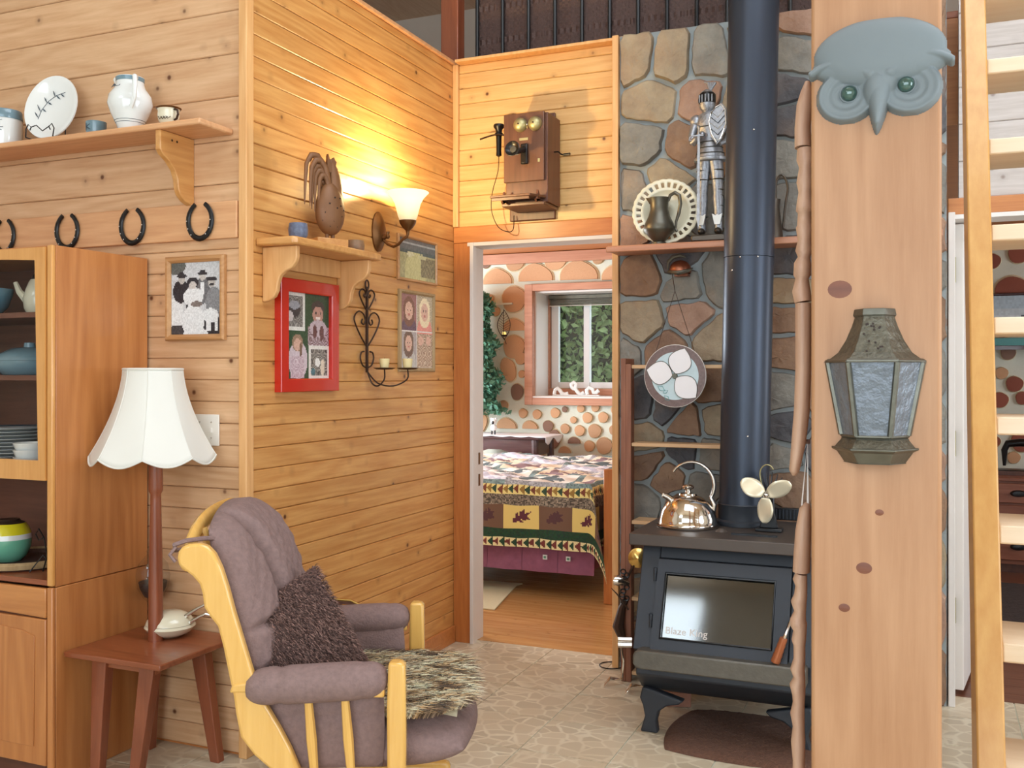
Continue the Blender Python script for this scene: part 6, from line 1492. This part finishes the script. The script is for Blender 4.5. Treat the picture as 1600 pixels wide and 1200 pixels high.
def quiltcol(x, s, rq):
    D = .43; ey = D-s; ex = x-XE
    if ex > ey and ex > 0: h = D-ex; t_ = s
    else: h = s; t_ = x
    if h < .058: return tri(t_, h, .058)
    if h < .118: c = CG; return tuple(q*rq.uniform(.85, 1.15) for q in c)
    if h < .258:
        k = int(math.floor((t_-.075)/.225)); u, v = (t_-.075)/.225-k, (h-.118)/.14; u = .5+(u-.5)*1.45
        if oak(u, v): return (96, 48, 58) if k % 2 else (84, 54, 56)
        return CY_ if k % 2 else CB
    if h < .325: kq = rq.uniform(.55, 1.35); return tuple(q*kq for q in (122, 110, 96))
    if h < .385: k = int(math.floor(t_/.036)); f = t_/.036-k; b = (h-.325)/.06; return (((52, 74, 56), (120, 66, 50), (150, 116, 60))[k % 3] if abs(b-.5)*2 < f else (232, 214, 140))
    # top field: large blocks with leaf appliques and tweed sashing; paler tones paint in the overexposed light
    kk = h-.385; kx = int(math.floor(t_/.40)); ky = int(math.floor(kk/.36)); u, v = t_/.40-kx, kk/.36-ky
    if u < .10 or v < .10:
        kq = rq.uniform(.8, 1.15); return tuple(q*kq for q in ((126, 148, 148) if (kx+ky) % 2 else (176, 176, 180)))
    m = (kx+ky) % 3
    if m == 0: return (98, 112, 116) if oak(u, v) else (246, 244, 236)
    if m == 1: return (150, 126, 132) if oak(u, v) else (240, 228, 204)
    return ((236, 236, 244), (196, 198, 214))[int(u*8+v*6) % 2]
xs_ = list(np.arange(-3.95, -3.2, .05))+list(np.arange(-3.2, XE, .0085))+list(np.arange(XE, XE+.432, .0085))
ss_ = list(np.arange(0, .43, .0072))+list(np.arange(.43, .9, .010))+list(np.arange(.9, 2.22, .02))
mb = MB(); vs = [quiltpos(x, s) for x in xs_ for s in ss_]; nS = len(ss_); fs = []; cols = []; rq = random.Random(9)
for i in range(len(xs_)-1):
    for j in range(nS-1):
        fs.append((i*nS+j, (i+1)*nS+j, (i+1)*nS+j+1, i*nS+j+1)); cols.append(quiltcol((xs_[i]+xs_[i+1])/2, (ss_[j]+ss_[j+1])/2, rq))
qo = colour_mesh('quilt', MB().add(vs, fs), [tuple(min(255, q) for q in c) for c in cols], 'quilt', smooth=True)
tag(qo, 'patchwork leaf quilt with green band and triangle borders draped over the bed', 'quilt')
pl_ = obj('bed_pillow', MB().cushion(.33, .22, .08, .06, 20, .2).xf(tr(-3.62, 6.3, ZB+.11) @ rz(90) @ rx(-60)), 'sheet'); tag(pl_, 'white pillow at the head of the bed', 'pillow')
# nightstand table with runner
nt_ = thing('side_table', 'dark cherry table with a scalloped apron under the cordwood wall', 'table', (-3.75, 7.50, 0))
NW, ND, NH = .86, .44, .845
obj('table_top', MB().prism([(0, 0), (NW-.06, 0), (NW, .06), (NW, ND), (0, ND)], NH-.028, NH, 'xy'), 'dark_dresser', nt_, bev=.006)
ap = [(.02, NH-.03), (.02, NH-.20), (.06, NH-.155), (.14, NH-.125), (.24, NH-.145), (.34, NH-.115), (.46, NH-.115), (.56, NH-.145), (.64, NH-.13), (.70, NH-.16), (.74, NH-.20), (.76, NH-.20), (.76, NH-.03)]
obj('apron', MB().prism(ap, .02, .038, 'xz'), 'dark_dresser', nt_); obj('apron', box(.745, .04, NH-.16, .765, ND-.02, NH-.03), 'dark_dresser', nt_)
for x, y in ((.03, .03), (.74, .03), (.03, ND-.05), (.74, ND-.05)): obj('leg', MB().tube([(x+.015, y+.01, NH-.03), (x+.02, y+.01, NH-.25), (x+.008, y+.01, .25), (x+.02, y+.01, 0)], [.030, .032, .018, .022], 8), 'dark_dresser', nt_)
def run(u, v):
    x = .05+.86*u; y = -.012+.42*v; z = NH+.003
    if x > NW+.005: z = NH-.9*(x-NW-.005)*(1+.6*math.sin(v*11)); x = NW+.012
    return (x, y, z-.008*(1-v)*abs(math.sin(u*16)) if v < .04 else z)
rn_ = obj('table_runner', MB().grid(run, 60, 24), 'sheet'); rn_.location = (-3.75, 7.50, 0); tag(rn_, 'white scalloped cloth hanging over the corner of the dark table', 'cloth')
so = rn_.modifiers.new('thick', 'SOLIDIFY'); so.thickness = .002
q = at_y(773, 660, 7.62)
t = thing('lamb_figurine', 'small black faced white lamb figurine on the dark bedroom table', 'figurine', (q.x, 7.60, NH+.005))
obj('body', MB().ball((0, 0, .055), .032, .028, .030, 14, 9).ball((0, -.004, .11), .028, .024, .030, 14, 9).ball((-.02, 0, .13), .012).ball((.02, 0, .13), .012), 'ceramic', t)
obj('face', MB().ball((.002, -.026, .10), .012, .008, .016, 12, 8), 'blackpaint', t)
for s in (-.014, .014): obj('leg', MB().lathe([(.007, 0), (.007, .035)], (s, -.008, 0), 8), 'blackpaint', t)
# leafy artificial tree in the corner
q = at_y(752, 560, 7.85)
t = thing('artificial_tree', 'bushy blue green artificial tree in the bedroom corner left of the window', 'plant', (q.x-.08, 7.80, 0))
def treef():
    while True:
        a = rr.uniform(0, 6.28); z = rr.uniform(0, 1); w = (.30*(1-.45*z))*(1+.20*math.sin(z*21+2))*rr.uniform(.55, 1.05)
        x, y, zz = w*math.cos(a), .7*w*math.sin(a), 1.02+z*1.06
        if y < .24: return (x, y, zz)
leaves('foliage', 5200, treef, .055, 'leaf', t)
obj('trunk', MB().tube([(0, 0, .0), (.01, 0, .6), (.0, 0, 1.2), (.01, 0, 1.9)], .022, 8), 'oak_dark', t)
# metal leaf lantern
q = at_y(787, 508, 7.98)
t = thing('leaf_lantern', 'leaf shaped wire lantern with a lit tealight beside the bedroom window', 'lantern', (q.x, 8.0, q.z))
lf_ = [(0.062*math.sin(PI*k/12)*(1 if k <= 12 else 1), .13-.26*k/12) for k in range(13)]
out_ = [(a*1.0+.01, b) for a, b in lf_]+[(-a+.01, b) for a, b in reversed(lf_[1:-1])]
obj('outline', MB().tube([(a, -.02-.02*math.cos(b*9), b) for a, b in out_], .0035, 6, closed=True), 'iron_brown', t)
obj('midrib', MB().tube([(.01, -.045, .14), (.01, -.05, -.10), (.03, -.03, -.17)], .003, 6), 'iron_brown', t)
for k in range(8):
    b = .09-.022*k; w = .062*math.sin(PI*(.13-b)/.26)
    for s in (-1, 1): obj('vein', MB().tube([(.01, -.048, b-.015), (.01+s*w*.9, -.03, b+.018)], .0015, 5), 'iron_brown', t)
obj('cup', MB().lathe([(.001, -.105), (.022, -.10), (.03, -.085), (.028, -.085), (.001, -.095)], (.01, -.03, 0), 14, cap=False), 'iron_brown', t)
m_, nt, b__ = newmat('lit_tealight'); b__.inputs['Base Color'].default_value = (1, .8, .3, 1); b__.inputs['Emission Color'].default_value = (1, .68, .18, 1); b__.inputs['Emission Strength'].default_value = 1.5; M['tealight'] = m_
obj('tealight', MB().lathe([(.016, -.092), (.016, -.062), (.001, -.060)], (.01, -.03, 0), 12), 'tealight', t)
# scrolled white letters on the sill
q0, q1 = at_y(866, 618, 8.2), at_y(950, 618, 8.2)
t = thing('scroll_ornament', 'white curled scroll ornament standing on the bedroom window sill', 'ornament', (q0.x, 8.2, 1.169))
W_ = .40
def sc(pts, r_=.018): return MB().tube([(a*W_, b, c) for a, b, c in pts], r_, 8, flat=.5)
obj('curl', sc([(0, 0, .012), (.02, 0, .05), (.08, 0, .065), (.14, 0, .045), (.18, 0, .02), (.25, 0, .012), (.33, 0, .02)]), 'ceramic', t)
obj('curl', sc([(.48, 0, .06), (.42, 0, .075), (.40, 0, .10), (.46, 0, .12), (.52, 0, .105), (.50, 0, .06), (.56, 0, .03), (.62, 0, .012), (.70, 0, .03)]), 'ceramic', t)
obj('curl', sc([(.78, 0, .012), (.76, 0, .05), (.82, 0, .075), (.90, 0, .06), (.92, 0, .03), (.98, 0, .03), (1.04, 0, .05)]), 'ceramic', t)
obj('base', MB().prism([(-.01, -.02), (1.06*W_, -.02), (1.06*W_, .02), (-.01, .02)], 0, .010, 'xy'), 'ceramic', t)
# bedroom rug
a1 = at_z(750, 953, .004); a2 = at_z(773, 953, .004); a3 = at_z(814, 914, .004); a4 = at_z(750, 909, .004)
rg = obj('bedroom_rug', MB().prism([(-3.4, a1.y), (a2.x, a2.y), (a3.x-.02, a3.y-.02), (a3.x, a3.y+.03), (-3.4, a4.y)], .001, .009, 'xy'), 'rug', bev=.002); tag(rg, 'beige rug on the bedroom floorboards before the bed', 'rug')

# ================================================================ BACK ROOM SEEN BEHIND THE LADDER STAIR
q = at_y(1556, 480, 8.05); q2 = at_y(1556, 499, 8.05)
t = thing('framed_landscape', 'grey blue mountain picture on the cordwood wall behind the stair', 'picture', (q.x-.1, 8.075, 0))
pz0, pz1 = at_y(1570, 499, 8.05).z, at_y(1570, 462, 8.05).z
obj('frame', rect_frame(MB(), 0, pz0-.02, .62, pz1+.02, .02, .02), 'dark_dresser', t, False)
printed('picture', .019, pz0, .601, pz1, -.01, [('r', 0, 0, 1, 1, (176, 196, 208)), ('e', .3, .3, .4, .2, (196, 208, 214)), ('e', .7, .0, .3, .35, (90, 100, 110)), ('e', .2, .0, .3, .18, (206, 214, 218))], (170, 190, 204), t, 40, 8)
pz1 = at_y(1570, 528, 7.9).z
t = thing('wall_ledge', 'teal painted ledge on the cordwood wall above the sewing machine', 'shelf', (q.x-.05, 7.90, pz1)); obj('ledge', box(0, 0, -.055, .6, .17, 0), 'teal', t, bev=.004); obj('ledge_underside', box(0, .01, -.085, .6, .17, -.0555), 'dark_dresser', t)
DRH = .655
dq = at_y(1553, 800, 7.5)
dd_ = thing('sewing_dresser', 'red brown dresser with black cup handles behind the ladder stair', 'dresser', (dq.x, 7.50, 0))
obj('carcass', box(0, .02, .06, .9, .56, DRH-.025), 'dresser', dd_); obj('top', box(-.015, -.01, DRH-.025, .92, .57, DRH), 'dresser', dd_, bev=.004)
for i, (z0, z1) in enumerate(((.48, .615), (.29, .465), (.09, .275))):
    d_ = obj('drawer', box(.02, .0, z0, .88, .0195, z1), 'dresser', dd_, bev=.004)
    for x in (.12, .6): obj('handle', MB().lathe([(.001, -.02), (.028, -.018), (.04, 0)], (x+.03, .0, (z0+z1)/2), 14, 'y', sx=1.3, sy=.6, cap=False), 'blackpaint', d_)
obj('plinth', box(.02, .04, 0, .88, .5, .06), 'oak_dark', dd_)
t = thing('sewing_machine', 'black antique sewing machine on the dresser behind the stair', 'sewing machine', (dq.x+.03, 7.66, DRH+.001))
obj('bed_plate', box(0, 0, 0, .36, .16, .035), 'black', t, bev=.004)
obj('arm', MB().tube([(.30, .08, .03), (.30, .08, .17), (.27, .08, .22), (.15, .08, .225), (.07, .08, .215), (.05, .08, .17), (.05, .08, .06)], [.035, .028, .03, .028, .026, .022, .010], 12), 'black', t)
obj('handwheel', MB().lathe([(.03, 0), (.058, .002), (.058, .014), (.03, .016)], (.345, .08, .2), 20, 'x'), 'chrome', t); obj('spool', MB().lathe([(.014, .245), (.012, .285)], (.2, .08, 0), 10), 'ceramic', t)
obj('wooden_case', box(-.02, -.01, -.0005, .40, -.002, .03), 'oak_dark', t)
t = thing('shaggy_rug', 'dark shaggy rug on the brown floor in front of the dresser', 'rug', (.25, 5.75, .001)); obj('pile', MB().cushion(.9, .62, .02, 0, 40, .05, lambda u, v: 1+.3*math.sin(u*61)*math.sin(v*47), 8).xf(tr(.45, .75, .0) @ rx(-90)), 'rugdark', t)
